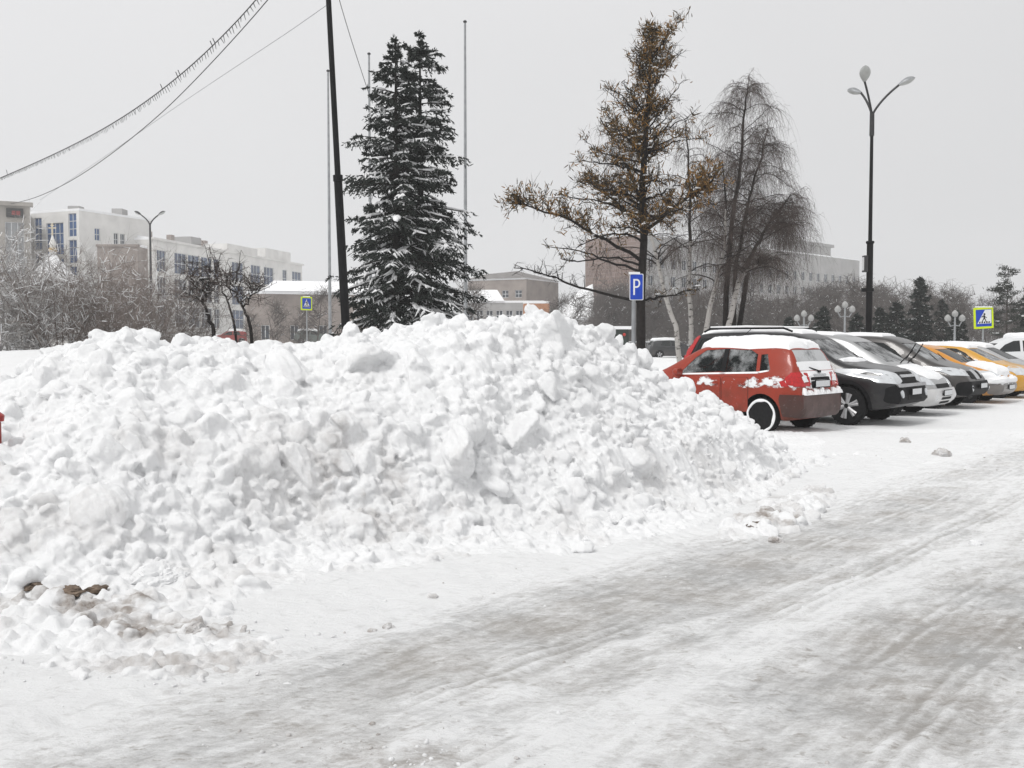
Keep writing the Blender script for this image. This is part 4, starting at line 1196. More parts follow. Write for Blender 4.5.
for s in (-1, 1):
    put('headlight', [(s * .46, .74), (s * .84, .76), (s * .84, .95), (s * .60, .90)], 'x', 1, M['lamp_clear'], off=.01, th=.02)
    put('headlight_side', [(2.08, .77), (1.94, .79), (1.82, .90), (1.86, .93), (2.08, .90)], 'y', s, M['lamp_clear'], off=.008, th=.02)
    put('tail_light', [(-2.14, .90), (-1.9, .92), (-1.86, 1.10), (-2.12, 1.12)], 'y', s, M['lamp_red'], off=.01, th=.02)
    put('fog_light', circ(s * .64, .48, .055), 'x', 1, M['lamp_clear'], off=.03, th=.03)
put('front_bumper', rect(-.84, .34, .84, .62, .06), 'x', 1, M['black_plastic'], off=.03, th=.05)
put('grille', rect(-.42, .68, .42, .84, .03), 'x', 1, M['seam'], off=.012, th=.02)
put('grille_bar', rect(-.14, .66, .14, .86, .03), 'x', 1, M['chrome'], off=.024, th=.02)
plate(t, 2.24, 0, .53, 1)
mirrors(t, .82, .82, 1.08, grey)
wipers(t, 1.30, 1.06, (.30, -.30))

# ---------------------------------------------------------------- two yellow cars
yel = paint_material('orange_paint', (0.62, 0.26, 0.025), mud=0.45, mud_col=(0.22, 0.16, 0.11))
S5 = CarShape(top=[(-2.05, .55), (-2.03, .85), (-1.95, 1.0), (-1.70, 1.36), (-1.55, 1.44), (-1.0, 1.485), (-0.3, 1.495), (0.15, 1.46), (0.45, 1.37), (1.15, .99), (1.6, .91), (1.9, .78), (2.01, .6), (2.05, .45)],
              bot=[(-2.05, .40), (-2.0, .25), (-1.4, .18), (0, .17), (1.5, .18), (2.0, .25), (2.05, .40)], W=1.72, belt=[(-2.1, 1.0), (-1, .97), (.7, .91), (1.3, .88), (2.1, .7)], tumble=0.17, nose_taper=.22)
sw5 = [[(-0.25, 1.0), (0.70, .95), (0.38, 1.24), (0.12, 1.36), (-0.25, 1.385)], [(-1.15, 1.02), (-0.36, .995), (-0.36, 1.385), (-1.0, 1.37)]]
ws5 = [(-.64, 1.03), (.64, 1.03), (.54, 1.36), (-.54, 1.36)]
rw5 = [(-.56, 1.06), (.56, 1.06), (.49, 1.35), (-.49, 1.35)]
t, put, bvh, _ = make_car('taxi', 'orange car with snow plastered over its bonnet and front bumper', (11.0, 26.55, 0), H_OUT, S5, 1.25, -1.25, .30, '5', yel, sw5, ws5, rw5, group=GRP,
                     cabin=(-1.85, 1.02), glass=M['glass_tint'], front_glass=M['glass_tint'], rim_mat=M['dark_grey'],
                     hood_cap=([(1.16, -.66), (1.16, .66), (1.6, .70), (1.90, .60), (1.97, 0), (1.90, -.60), (1.6, -.70)], (0.09, 0.14)))
door_seams(put, (-1.1, -0.3, 0.82), .34, .90, .80, (yel, yel))
gb = paint_material('grey_bumper', (0.16, 0.155, 0.15), mud=.5, snow=.7, snow_z=(.4, .75))
put('front_bumper', rect(-.80, .26, .80, .60, .07), 'x', 1, gb, off=.03, th=.05)
put('bumper_snow', [(-.84, .50), (.84, .50), (.82, .66), (.45, .70), (.1, .64), (-.3, .70), (-.82, .66)], 'x', 1, M['snow_soft'], dome=(.09, .10))
for s in (-1, 1):
    put('headlight', [(s * .44, .66), (s * .78, .68), (s * .78, .84), (s * .52, .80)], 'x', 1, M['lamp_clear'], off=.01, th=.02)
    put('tail_light', [(-2.04, .80), (-1.8, .84), (-1.84, 1.0), (-2.02, 1.02)], 'y', s, M['lamp_red'], off=.01, th=.02)
    put('fender_snow', [(1.55, .62), (2.0, .60), (2.0, .74), (1.75, .80), (1.55, .78)], 'y', s, M['snow_soft'], dome=(.03, .06))
plate(t, 2.10, 0, .42, 1)
mirrors(t, .70, .80, 1.0, yel, 1.1)
wipers(t, 1.20, .99, (.3, -.3))
yel2 = paint_material('yellow_paint', (0.62, 0.32, 0.03), mud=0.35, mud_col=(0.28, 0.22, 0.16), snow=.35, snow_z=(.5, .8))
t, put, bvh, _ = make_car('yellow_car', 'yellow car with a white snow covered roof, beyond the orange one', (12.77, 28.62, 0), H_OUT, S5, 1.25, -1.25, .30, '5', yel2, sw5, ws5, rw5, group=GRP,
                     cabin=(-1.85, 1.02), glass=M['glass_tint'], front_glass=M['glass_half'],
                     cap=([(-1.66, -.56), (-1.66, .56), (-0.9, .60), (0.1, .58), (0.40, .50), (0.40, -.50), (0.1, -.58), (-0.9, -.60)], (0.06, 0.12)))
door_seams(put, (-1.1, -0.3, 0.82), .34, .90, .80, (yel2, yel2))
for s in (-1, 1):
    put('headlight', [(s * .42, .64), (s * .80, .66), (s * .80, .86), (s * .50, .82)], 'x', 1, M['lamp_clear'], off=.01, th=.02)
    put('headlight_side', [(2.03, .66), (1.80, .70), (1.45, .85), (1.50, .89), (2.03, .86)], 'y', s, M['lamp_clear'], off=.008, th=.02)
    put('fog_light', [(s * .50, .36), (s * .72, .38), (s * .70, .52), (s * .58, .50)], 'x', 1, M['seam'], off=.034, th=.03)
    put('tail_light', [(-2.04, .80), (-1.8, .84), (-1.84, 1.0), (-2.02, 1.02)], 'y', s, M['lamp_red'], off=.01, th=.02)
put('front_bumper', rect(-.80, .26, .80, .56, .07), 'x', 1, yel2, off=.025, th=.05)
put('grille', rect(-.45, .60, .45, .70, .02), 'x', 1, M['seam'], off=.012, th=.02)
plate(t, 2.10, 0, .42, 1)
mirrors(t, .70, .80, 1.0, M['white_plastic'], 1.1)
sil2 = paint_material('pale_silver_paint', (0.42, 0.425, 0.43), mud=.3, metallic=.3)
t, put, bvh, _ = make_car('silver_hatchback', 'pale silver hatchback parked beyond the yellow car', (14.35, 30.9, 0), H_OUT, S5, 1.25, -1.25, .30, '5', sil2, sw5, ws5, rw5, group=GRP, cabin=(-1.85, 1.02), glass=M['glass_tint'], front_glass=M['glass_tint'],
                     cap=([(-1.66, -.56), (-1.66, .56), (-0.9, .60), (0.1, .58), (0.40, .50), (0.40, -.50), (0.1, -.58), (-0.9, -.60)], (0.07, 0.12)))
for s in (-1, 1): put('headlight', [(s * .42, .64), (s * .80, .66), (s * .80, .86), (s * .50, .82)], 'x', 1, M['lamp_clear'], off=.01, th=.02)
mirrors(t, .70, .80, 1.0, sil2)

# ---------------------------------------------------------------- cars far away
wv = paint_material('white_van_paint', (0.66, 0.67, 0.68), mud=.3)
t, put, bvh, _ = make_car('minibus', 'white minibus with dark side windows behind the yellow cars', (21.4, 43.0, 0), (-1, 0.12), S3, 1.36, -1.30, .31, '5', wv,
                     [[(-0.15, 1.12), (0.80, 1.08), (0.45, 1.40), (0.10, 1.56), (-0.15, 1.58)], [(-1.15, 1.12), (-0.26, 1.12), (-0.26, 1.58), (-1.15, 1.58)], [(-1.85, 1.16), (-1.26, 1.12), (-1.26, 1.57), (-1.72, 1.53)]],
                     ws, rw, group='cars far across the square', cabin=(-2.02, 1.22), glass=M['glass_tint'], front_glass=M['glass_tint'],
                     cap=([(-1.9, -.6), (-1.9, .6), (-1.0, .62), (.1, .6), (.1, -.6), (-1.0, -.62)], (0.16, 0.15)))
t0, put, bvh, body0 = make_car('distant_car', 'dark snow topped car far behind the larch, first of its row', (8.6, 80, 0), (1, 0.1), S5, 1.25, -1.25, .30, '5', paint_material('dark_far_paint', (0.03, 0.032, 0.035), mud=.3), sw5, ws5, rw5,
                     group='cars far across the square', cabin=(-1.85, 1.02), glass=M['glass_tint'], seats=False,
                     cap=([(-1.66, -.6), (-1.66, .6), (0.40, .58), (0.40, -.58)], (0.16, 0.12)), hood_cap=([(1.16, -.66), (1.16, .66), (1.90, .60), (1.90, -.60)], (0.10, 0.14)))
far = [((12.9, 80.5, 0), 'dark snow topped car far behind the larch, between two like it', None, 1), ((17.6, 81, 0), 'dark snow topped car far off behind the birch trunks', None, 1),
       ((4.4, 79, 0), 'dark snow topped car far off behind the parking sign', None, 1),
       ((-31.5, 112, 0), 'red car far off behind the bare leaning tree', (0.30, 0.03, 0.025), -1), ((-26.4, 113, 0), 'white car far off between the bare tree trunks', (0.6, 0.61, 0.62), 1),
       ((-29.0, 120, 0), 'grey car far off behind the red one', (0.25, 0.26, 0.27), 1),
       ((-21.6, 109, 0), 'dull green car far off beside the spruces', (0.10, 0.12, 0.11), 1)]
for loc, lab, colr, sg in far:
    c = copy_tree(t0); c.location = (loc[0], loc[1], float(lawn(np.array([loc[0]]), np.array([loc[1]]))[0]) - .03); c['label'] = lab; c.rotation_euler.z = 0.1 if sg > 0 else PI + 0.2
    if colr:
        for ch in c.children:
            if ch.name.startswith('body'):
                ch.material_slots[0].link = 'OBJECT'; ch.material_slots[0].material = paint_material('far_paint', colr, mud=.3)
# ================================================================ trees and shrubs
def needle_material(name, dark, light, rough=0.7):
    m = mat(name, dark, rough, spec=0.2)
    nt, N, L = nodes_of(m); b = N['Principled BSDF']
    a = N.new('ShaderNodeAttribute'); a.attribute_name = 'tint'
    L.new(add_mix(nt, a.outputs['Fac'], dark, light), b.inputs['Base Color'])
    return m


M['spruce'] = needle_material('spruce_needles', (0.014, 0.020, 0.017), (0.050, 0.058, 0.050))
M['larch'] = needle_material('larch_needles', (0.050, 0.040, 0.019), (0.27, 0.140, 0.036))
M['pine'] = needle_material('pine_needles', (0.03, 0.035, 0.03), (0.06, 0.065, 0.055))


def birch_bark():
    m = mat('birch_bark', (0.5, 0.48, 0.45), 0.8)
    nt, N, L = nodes_of(m); b = N['Principled BSDF']
    tc = N.new('ShaderNodeTexCoord').outputs['Object']
    mp = N.new('ShaderNodeMapping'); mp.inputs['Scale'].default_value = (1, 1, 2.5); L.new(tc, mp.inputs[0])
    n = add_noise(nt, mp.outputs[0], 4.5, 6, 0.7)
    L.new(add_mix(nt, add_range(nt, n, 0.55, 0.62), (0.46, 0.44, 0.42), (0.05, 0.045, 0.04)), b.inputs['Base Color'])
    return m


M['birch'] = birch_bark()


def blades(P, D, length, width, rng, up=None):
    """triangular blades: bases P, directions D (n,3) -> verts, tris"""
    n = len(P)
    s = np.cross(D, rng.randn(n, 3)); s /= np.linalg.norm(s, axis=1)[:, None] + 1e-9
    L_ = np.asarray(length).reshape(-1, 1) * np.ones((n, 1)); W_ = np.asarray(width).reshape(-1, 1) * np.ones((n, 1))
    a = P - s * W_ * 0.5; b = P + s * W_ * 0.5
    mid = P + D * L_ * 0.5
    V = np.stack([a, b, mid + s * W_ * 0.6, P + D * L_, mid - s * W_ * 0.6], 1).reshape(-1, 3)
    k = np.arange(n)[:, None] * 5
    T = np.concatenate([k + [0, 1, 2], k + [0, 2, 4], k + [4, 2, 3]])
    return V, T


def unit(v): return v / (np.linalg.norm(v, axis=-1, keepdims=True) + 1e-9)


def twig_sticks(mb, P, D, L, r, sag, rng, seg=4, mi=0, curl=0.0):
    """many thin hanging or spreading twigs at once: 3-sided tapering sticks"""
    n = len(P)
    u = np.linspace(0, 1, seg)[None, :, None]
    L_ = np.asarray(L).reshape(-1, 1, 1) * np.ones((n, 1, 1)); S_ = np.asarray(sag).reshape(-1, 1, 1) * np.ones((n, 1, 1))
    C = P[:, None, :] + D[:, None, :] * L_ * u * (1 - 0.35 * S_ * u) + np.array([0, 0, -1.0]) * (S_ * L_ * u ** 1.7)
    C = C + rng.randn(n, seg, 3) * (0.02 * L_) * u
    a = rng.randn(n, 3); a = unit(np.cross(D, a)); b = unit(np.cross(D, a))
    ang = np.array([0, 2.094, 4.189])
    ring = a[:, None, :] * np.cos(ang)[None, :, None] + b[:, None, :] * np.sin(ang)[None, :, None]
    rr = (np.asarray(r).reshape(-1, 1) * np.ones((n, 1)))[:, :, None, None] * (1 - 0.75 * u)[..., None]
    V = C[:, :, None, :] + ring[:, None, :, :] * rr
    base = (np.arange(n) * seg * 3)[:, None, None, None]
    i = (np.arange(seg - 1) * 3)[None, :, None]; j = np.arange(3)[None, None, :]; k = (j + 1) % 3
    q = np.stack([i + j, i + k, i + 3 + k, i + 3 + j], -1)
    q = (q + base).reshape(-1, 4)
    mb.addq(V.reshape(-1, 3), q, mi)
    return C


def spruce_parts(seed, h, rad, nlev, per, twigs=15, skirt=0.2, bl=(0.08, 0.16), bw=0.032, snow=0.5, sk=1.0, irr=0.25):
    """branch whorls with hanging needle sprays, and the snow lying on them"""
    rng = np.random.RandomState(seed)
    tr, nd, sn = MB(), MB(), MB()
    tr.tube([(0, 0, -0.3), (0, 0, h * 0.5), (0, 0, h)], [0.016 * h, 0.010 * h, 0.01], 8)
    for k in range(nlev):
        f = k / (nlev - 1)
        z0 = skirt + (h - skirt - 0.15) * f ** 0.92
        Lm = rad * (1 - f) ** 0.60 * (0.85 + 0.15 * math.sin(k * 2.1)) + 0.10
        nb = max(3, int(per * (0.55 + 0.45 * (1 - f))))
        for b in range(nb):
            az = 2 * PI * (b + rng.rand() * 0.8) / nb + k * 1.1; z = z0 + rng.randn() * h * 0.016
            L = Lm * (0.95 - irr + (0.15 + irr * 1.1) * rng.rand())
            droop = 0.24 + 0.40 * (1 - f) * rng.rand() + 0.22 * (1 - f); rise = 0.25 * f + 0.05
            t = np.linspace(0, 1, 7)
            r = L * t; zz = z + L * (rise * t - droop * t ** 1.6 + 0.22 * droop * t ** 4 * 1.6)
            zz = np.maximum(zz, 0.05)
            sp = np.stack([r * math.cos(az), r * math.sin(az), zz], 1)
            tr.tube(sp[:-1], 0.022 * L * (1.05 - t[:-1]) ** 0.7 + 0.004, 3, cap=False)
            side = np.array([-math.sin(az), math.cos(az), 0])
            fw = np.array([math.cos(az), math.sin(az), 0])
            n = max(6, int(twigs * (0.4 + 0.6 * L / rad)))
            tt = 0.12 + 0.88 * rng.rand(n) ** 0.8
            base = np.stack([np.interp(tt, t, sp[:, i]) for i in range(3)], 1)
            sg = np.where(rng.rand(n) < 0.5, -1, 1)
            tw = L * (0.30 * (1.08 - tt) + 0.10) * (0.7 + 0.6 * rng.rand(n))
            d = unit(side[None] * sg[:, None] * 0.9 + fw[None] * (0.55 + 0.3 * rng.rand(n, 1)) + np.array([0, 0, -0.35])[None] * (0.4 + rng.rand(n, 1)))
            m = 11
            u = np.linspace(0.05, 1, m)[None, :, None]
            P = base[:, None, :] + d[:, None, :] * (tw[:, None, None] * u) + np.array([0, 0, -1.0]) * (0.28 * tw[:, None, None] * u ** 2)
            P = P.reshape(-1, 3)
            DD = unit(np.repeat(d, m, 0) * 0.8 + rng.randn(len(P), 3) * 0.55 + np.array([0, 0, -0.25]))
            ln = bl[0] + (bl[1] - bl[0]) * rng.rand(len(P))
            V, T = blades(P, DD, ln, bw, rng)
            nd.addq(V, T, 0, np.repeat(rng.rand(len(P)) ** 1.5 * (0.3 + 0.7 * rng.rand()), 5))
            if rng.rand() < snow:
                # snow lying along the sprays of this branch
                sel = rng.rand(n) < 0.55
                if sel.any():
                    q = sel.sum()
                    twig_sticks(sn, base[sel] + d[sel] * (tw[sel, None] * 0.15) + (0, 0, 0.03), d[sel], tw[sel] * (0.45 + 0.4 * rng.rand(q)), sk * (0.014 + 0.022 * rng.rand(q)), 0.26, rng, 4)
                sn.tube(sp[2:6] + np.array([0, 0, .03]), sk * np.array([.014, .022, .020, .008]), 4)
                for q in range(rng.randint(0, 3)):
                    c = 0.35 + 0.6 * rng.rand()
                    p = np.array([np.interp(c, t, sp[:, i]) for i in range(3)]) + side * (rng.rand() - .5) * 0.3 * L * (1.1 - c)
                    rr = sk * (0.03 + 0.06 * rng.rand() ** 1.5) * (0.4 + 0.7 * L / rad)
                    ico = SN_VAR[rng.randint(len(SN_VAR))]
                    rot = np.stack([fw, side, np.array([0, 0, 1.0])], 0)
                    W = (ico[0] * np.array([rr * (1.0 + .6 * rng.rand()), rr * (0.7 + .4 * rng.rand()), rr * 0.55])) @ rot
                    W[:, 2] += -0.9 * (W @ fw) * (droop + .2) + 0.02
                    sn.addq(W + p, ico[1])
    # needles of the leader
    P = np.stack([rng.randn(60) * 0.03, rng.randn(60) * 0.03, h - 0.9 * rng.rand(60)], 1)
    D = unit(rng.randn(60, 3) * 0.6 + np.array([0, 0, 0.5])); V, T = blades(P, D, 0.13, bw, rng)
    nd.addq(V, T, 0, np.repeat(rng.rand(60) * 0.4, 5))
    return tr, nd, sn


SN_VAR = chunk_variants(5, 2, 900)


def make_spruce(name, label, loc, rz=0.0, group=None, **k):
    t = empty(name, loc, rz, label, 'spruce', group)
    tr, nd, sn = spruce_parts(**k)
    tr.build('trunk', M['bark_dark'], t, True)
    nd.build('crown', M['spruce'], t, att='tint')
    if sn.n: sn.build('snow_load', M['snow_soft'], t, True)
    return t


def branch_path(p, d, L, rng, n=6, wob=0.15, grav=0.0):
    pts = [np.array(p, float)]; d = unit(np.array(d, float))
    for i in range(n):
        d = unit(d + rng.randn(3) * wob + np.array([0, 0, grav]))
        pts.append(pts[-1] + d * L / n)
    return np.array(pts)


def interp_path(pts, t):
    k = np.linspace(0, 1, len(pts)); return np.stack([np.interp(t, k, pts[:, i]) for i in range(3)], -1)


# ---------------------------------------------------------------- the two dark spruces
BASE = at(399, 330, 31); make_spruce('spruce', 'tall dark snowy spruce right behind the leaning pole, one of two grown together', (at(397, 335, 31).x, 31, 0.1), 0.4, None, seed=3, h=10.75, rad=2.75, nlev=38, per=9, twigs=19, skirt=0.6, snow=.78, sk=1.75, irr=.42)
make_spruce('spruce', 'tall dark snowy spruce with the higher tip, grown together with the one by the pole', (at(421, 335, 31.8).x, 31.8, 0.1), 1.4, None, seed=4, h=11.15, rad=2.7, nlev=38, per=9, twigs=19, skirt=0.6, snow=.78, sk=1.75, irr=.42)


# ---------------------------------------------------------------- the larch
def make_larch():
    rng = np.random.RandomState(21)
    Y = 27.0; base = at(641, 362, Y); bx = base.x
    t = empty('larch', (bx, Y, 0), 0, 'tall larch with rusty brown needles and long bare lower limbs', 'larch')
    W = lambda px, py, dy=0.0: np.array(at(px, py, Y + dy)) - np.array([bx, Y, 0])
    tr, nd, sn = MB(), MB(), MB()
    trunk = np.array([(0, 0, -0.2), W(641, 340), W(641, 290), W(644, 240), W(642, 190), W(645, 150), W(647, 115), W(650, 75), W(652, 45), W(655, 22)])
    tr.tube(trunk, [.135, .125, .115, .10, .09, .078, .062, .042, .026, .012], 10)

    def tufts(P, dens, size, D0=None, brown=0.5):
        """short shoots with needle bundles"""
        n = len(P)
        for k in range(dens):
            D = unit(rng.randn(n, 3) * 0.75 + np.array([0, 0, 0.55]) + (0 if D0 is None else D0 * 0.5))
            Q = P + rng.randn(n, 3) * size * 0.5
            V, T = blades(Q, D, size * (0.8 + 0.9 * rng.rand(n)), 0.022, rng)
            nd.addq(V, T, 0, np.repeat(np.clip(rng.rand(n) ** 1.6 * brown * 2, 0, 1), 5))

    def limb(path, r0, nsub, sub_len, dens, upw=0.35, sag=0.0, tuft=3, t0=0.2, brown=0.5, size=.13):
        path = np.array(path); fine = interp_path(path, np.linspace(0, 1, 12))
        fine[1:-1] += rng.randn(10, 3) * 0.025
        tr.tube(fine, np.linspace(r0, r0 * 0.25, 12), 5, cap=False)
        ts = t0 + (1 - t0) * rng.rand(nsub)
        for q in ts:
            p = interp_path(fine, np.array([q]))[0]; d = unit(interp_path(fine, np.array([min(1, q + .05)]))[0] - interp_path(fine, np.array([max(0, q - .05)]))[0])
            dd = unit(d * 0.5 + rng.randn(3) * 0.65 + np.array([0, 0, upw - sag]))
            L = sub_len * (0.5 + 0.8 * rng.rand()) * (1.15 - 0.5 * q)
            b = branch_path(p, dd, L, rng, 5, 0.22, 0.10 - sag * 0.3)
            tr.tube(b, np.linspace(r0 * 0.3, 0.005, 6), 3, cap=False)
            n = max(3, int(dens * L))
            tt = 0.15 + 0.85 * rng.rand(n)
            P = interp_path(b, tt)
            twig_sticks(tr, P, unit(rng.randn(n, 3) + np.array([0, 0, 0.4])), 0.16 + 0.25 * rng.rand(n), 0.005, 0.1, rng, 3)
            if tuft: tufts(interp_path(b, 0.2 + 0.8 * rng.rand(max(2, int(n * 1.0)))), tuft, size, dd, brown)
            if rng.rand() < 0.18:
                ico = SN_VAR[rng.randint(len(SN_VAR))]; sn.addq(ico[0] * np.array([.09, .05, .025]) + interp_path(b, np.array([.5]))[0] + (0, 0, .02), ico[1])
    # named big limbs, low ones reach far out
    limb([W(643, 262), W(615, 243, -.3), W(590, 235, -.5), W(565, 215, -.8), W(535, 208, -1), W(506, 201, -1.2)], .055, 46, .75, 13, .45, tuft=3, t0=.25, brown=.55)
    limb([W(643, 272), W(610, 262, .3), W(585, 252, .5), W(545, 246, .8)], .04, 9, .5, 8, .2, tuft=1, t0=.3, brown=.3)
    limb([W(642, 266), W(612, 256, -.5), W(583, 262, -.8), W(560, 258, -1)], .035, 12, .5, 8, .3, tuft=1, t0=.4, brown=.3)
    limb([W(642, 303), W(610, 295, -.4), W(585, 289, -.6), W(560, 281, -.8), W(535, 272, -1), (W(514, 268, -1.2))], .045, 26, .42, 7, .55, tuft=0, t0=.4)
    limb([W(642, 300), W(665, 296, .3), W(700, 290, .6)], .04, 16, .5, 8, .1, tuft=1, t0=.2, brown=.3)
    limb([W(644, 232), W(668, 212, -.3), W(690, 196, -.6), W(714, 180, -.9)], .055, 34, .8, 13, .45, tuft=4, t0=.35, brown=.75)
    limb([W(644, 228), W(620, 205, .4), W(598, 190, .8), W(585, 178, 1)], .045, 26, .7, 12, .3, tuft=2, t0=.3)
    # crown limbs around the stem
    for k in range(90):
        f = rng.rand() ** 0.9; py = 250 - 215 * f
        z = CAMH + (340 - py) / FPX * Y
        p = interp_path(trunk, np.array([np.interp(z, trunk[:, 2], np.linspace(0, 1, len(trunk)))]))[0]
        az = rng.rand() * 2 * PI
        L = (2.45 * (1 - f) ** 0.62 + 0.12) * (0.32 + 0.82 * rng.rand())
        d = (math.cos(az), math.sin(az), 0.35 + 0.55 * f)
        path = branch_path(p, d, L, rng, 5, 0.14, 0.05 if f > .5 else -0.02)
        limb(path, .018 + .02 * (1 - f), int(4 + 5.5 * L), .55 * (0.45 + .6 * (1 - f)), 12, .15, 0.15 if rng.rand() < .4 else 0, tuft=rng.randint(1, 4), t0=.2, brown=.35 + .45 * rng.rand())
    limb([W(651, 60), W(665, 38), W(683, 20)], .02, 12, .35, 12, .3, tuft=3, t0=.3)
    tr.build('trunk', M['bark_dark'], t, True)
    nd.build('crown', M['larch'], t, att='tint')
    sn.build('snow_load', M['snow_soft'], t, True)


make_larch()


# ---------------------------------------------------------------- birches
def make_birch(label, Y, stems, limbs, crown_top, seed, white_to, hang=1.0, dens=1.0, bark='birch', group='birches behind the parked cars'):
    rng = np.random.RandomState(seed)
    b0 = at(*stems[0][0], Y)
    t = empty('birch', (b0.x, Y, 0), 0, label, 'birch', group)
    W = lambda px, py, dy=0.0: np.array(at(px, py, Y + dy)) - np.array([b0.x, Y, 0])
    tr, tw, sn = MB(), MB(), MB()
    for st in stems:
        pts = [W(*st[0])] + [W(*p) for p in st[1:]]; pts[0] = np.array([pts[0][0], pts[0][1], -0.2])
        pts = np.array(pts); n = len(pts)
        fine = interp_path(pts, np.linspace(0, 1, 18)); fine[1:-1] += rng.randn(16, 3) * 0.02
        r0 = 0.085 + 0.03 * rng.rand()
        rad = np.linspace(r0, 0.018, 18)
        cut = max(1, int(18 * white_to))
        tr.tube(fine[:cut + 1], rad[:cut + 1], 8, mi=0)
        if cut < 17: tr.tube(fine[cut:], rad[cut:], 6, mi=1)
        for k in range(limbs):
            q = 0.42 + 0.58 * rng.rand() ** 0.85
            p = interp_path(fine, np.array([q]))[0]
            az = rng.rand() * 2 * PI; L = (2.3 * (1.06 - q) + 0.45) * (0.6 + 0.6 * rng.rand())
            path = branch_path(p, (math.cos(az), math.sin(az), 0.9), L, rng, 7, 0.12, -0.13)
            tr.tube(path, np.linspace(0.030 * (1.2 - q), 0.006, 8), 4, cap=False, mi=1)
            m = int(13 * L * dens) + 3
            P = interp_path(path, 0.25 + 0.75 * rng.rand(m))
            D = unit(rng.randn(m, 3) * np.array([1, 1, 0.5]) + np.array([math.cos(az), math.sin(az), 0.1]) * 0.6)
            Ln = hang * (0.45 + 0.9 * rng.rand(m)) * (0.55 + 0.6 * (1 - q) + .2)
            C = twig_sticks(tw, P, D, Ln, 0.0055, 0.95, rng, 5)
            # secondary twigs hanging from the first ones
            for rep_ in range(3):
                idx = rng.randint(1, 4, m); Q = C[np.arange(m), idx] + rng.randn(m, 3) * 0.02
                twig_sticks(tw, Q, unit(rng.randn(m, 3) * np.array([1, 1, .4])), Ln * (0.35 + 0.5 * rng.rand(m)), 0.0038, 1.0, rng, 4)
    tr.build('trunk', [M[bark], M['bark_dark']], t, True)
    tw.build('crown', M['birch_twig'], t)
    return t


make_birch('tall weeping birch with twin dark stems and a long hanging crown', 34.0,
           [[(724, 335), (727, 280), (733, 220), (741, 160), (744, 110), (748, 84)], [(732, 335), (735, 270), (745, 215), (757, 170), (768, 130)], [(733, 335), (748, 262), (768, 225), (790, 195)]], 40, 80, 5, 0.0, 1.25, 1.2, bark='bark_dark')
make_birch('birch with a white trunk leaning towards the larch', 32.0, [[(684, 366), (676, 330), (664, 290), (654, 250), (640, 200), (622, 150), (600, 118)]], 34, 60, 6, 0.62, 0.8, 0.7)
make_birch('slender upright birch between two leaning white trunks', 33.0, [[(690, 366), (691, 330), (689, 280), (691, 220), (689, 170), (686, 120)]], 30, 60, 7, 0.55, 0.9, 0.7)
make_birch('birch with a white trunk leaning towards the weeping birch', 32.5, [[(697, 366), (706, 325), (715, 290), (724, 250), (726, 200), (722, 160)], [(715, 290), (738, 282), (752, 266), (770, 262)]], 30, 60, 8, 0.75, 1.0, 0.8)


# ---------------------------------------------------------------- bare shrubs on the left bank
def shrub_mesh(seed, h, spread, stems=14, snow=0.3, dens=1.0, droop=0.0, mt=None):
    rng = np.random.RandomState(seed)
    tr, sn = MB(), MB()

    def dust(C, r, frac):
        """snow lying along some twigs"""
        sel = np.where(rng.rand(len(C)) < frac)[0]
        for i in sel:
            pts = C[i] + np.array([0, 0, r * 1.1])
            sn.tube(pts[:max(2, int(len(pts) * (0.2 + .4 * rng.rand())))], r * (1.1 + .8 * rng.rand()), 3, cap=False)
    for k in range(stems):
        az = rng.rand() * 2 * PI; tilt = 0.12 + 0.62 * rng.rand()
        L = h * (0.75 + 0.35 * rng.rand())
        p0 = np.array([math.cos(az), math.sin(az), 0]) * 0.25 * rng.rand() + (0, 0, -0.2)
        path = branch_path(p0, (math.cos(az) * tilt * spread, math.sin(az) * tilt * spread, 1), L, rng, 8, 0.055, -0.012)
        tr.tube(path, np.linspace(0.020, 0.005, 9), 5, cap=False)
        if rng.rand() < snow + .2: dust(path[None, 2:7], 0.015, 1)
        m = int(15 * dens)
        q = 0.22 + 0.78 * rng.rand(m)
        for i in range(m):
            p = interp_path(path, np.array([q[i]]))[0]
            d = unit(rng.randn(3) * np.array([1, 1, .5]) + np.array([math.cos(az) * .4, math.sin(az) * .4, 0.75]))
            l2 = h * (0.18 + 0.24 * rng.rand())
            b = branch_path(p, d, l2, rng, 5, 0.11, -0.01 - droop)
            tr.tube(b, np.linspace(0.0065, 0.003, 6), 3, cap=False)
            if rng.rand() < snow: dust(b[None], 0.007, 1)
            n = int(14 * dens)
            P = interp_path(b, 0.15 + 0.85 * rng.rand(n))
            D = unit(rng.randn(n, 3) + d * 0.8 + np.array([0, 0, .3]))
            C = twig_sticks(tr, P, D, h * (0.07 + 0.12 * rng.rand(n)), 0.0030, 0.05 + droop, rng, 3)
            dust(C, 0.005, snow * 0.55)
    return tr.mesh('branches', mt or M['shrub_twig'], True), sn.mesh('snow_dust', M['snow_soft'], True)


SH = [shrub_mesh(31, 3.2, 0.9, 14, 0.10, .95), shrub_mesh(32, 3.0, 1.0, 14, 0.26, .95), shrub_mesh(33, 2.9, 1.15, 14, 0.35, 1.0, 0.02, mt=M['frost_twig'])]


def shrub(px, Y, v, s, rz, label):
    x = (px - 512) / FPX * Y
    z = float(bank(np.array([x]), np.array([Y]))[0]) - 0.05
    t = empty('shrub', (x, Y, z), rz, label, 'shrub', 'bare shrubs on the snow bank')
    t.scale = (s, s, s)
    for nm, me in zip(('branches', 'snow_dust'), SH[v]):
        o = bpy.data.objects.new(nm, me); COL.objects.link(o); o.parent = t
        if nm.startswith('snow'): o['kind'] = 'stuff'


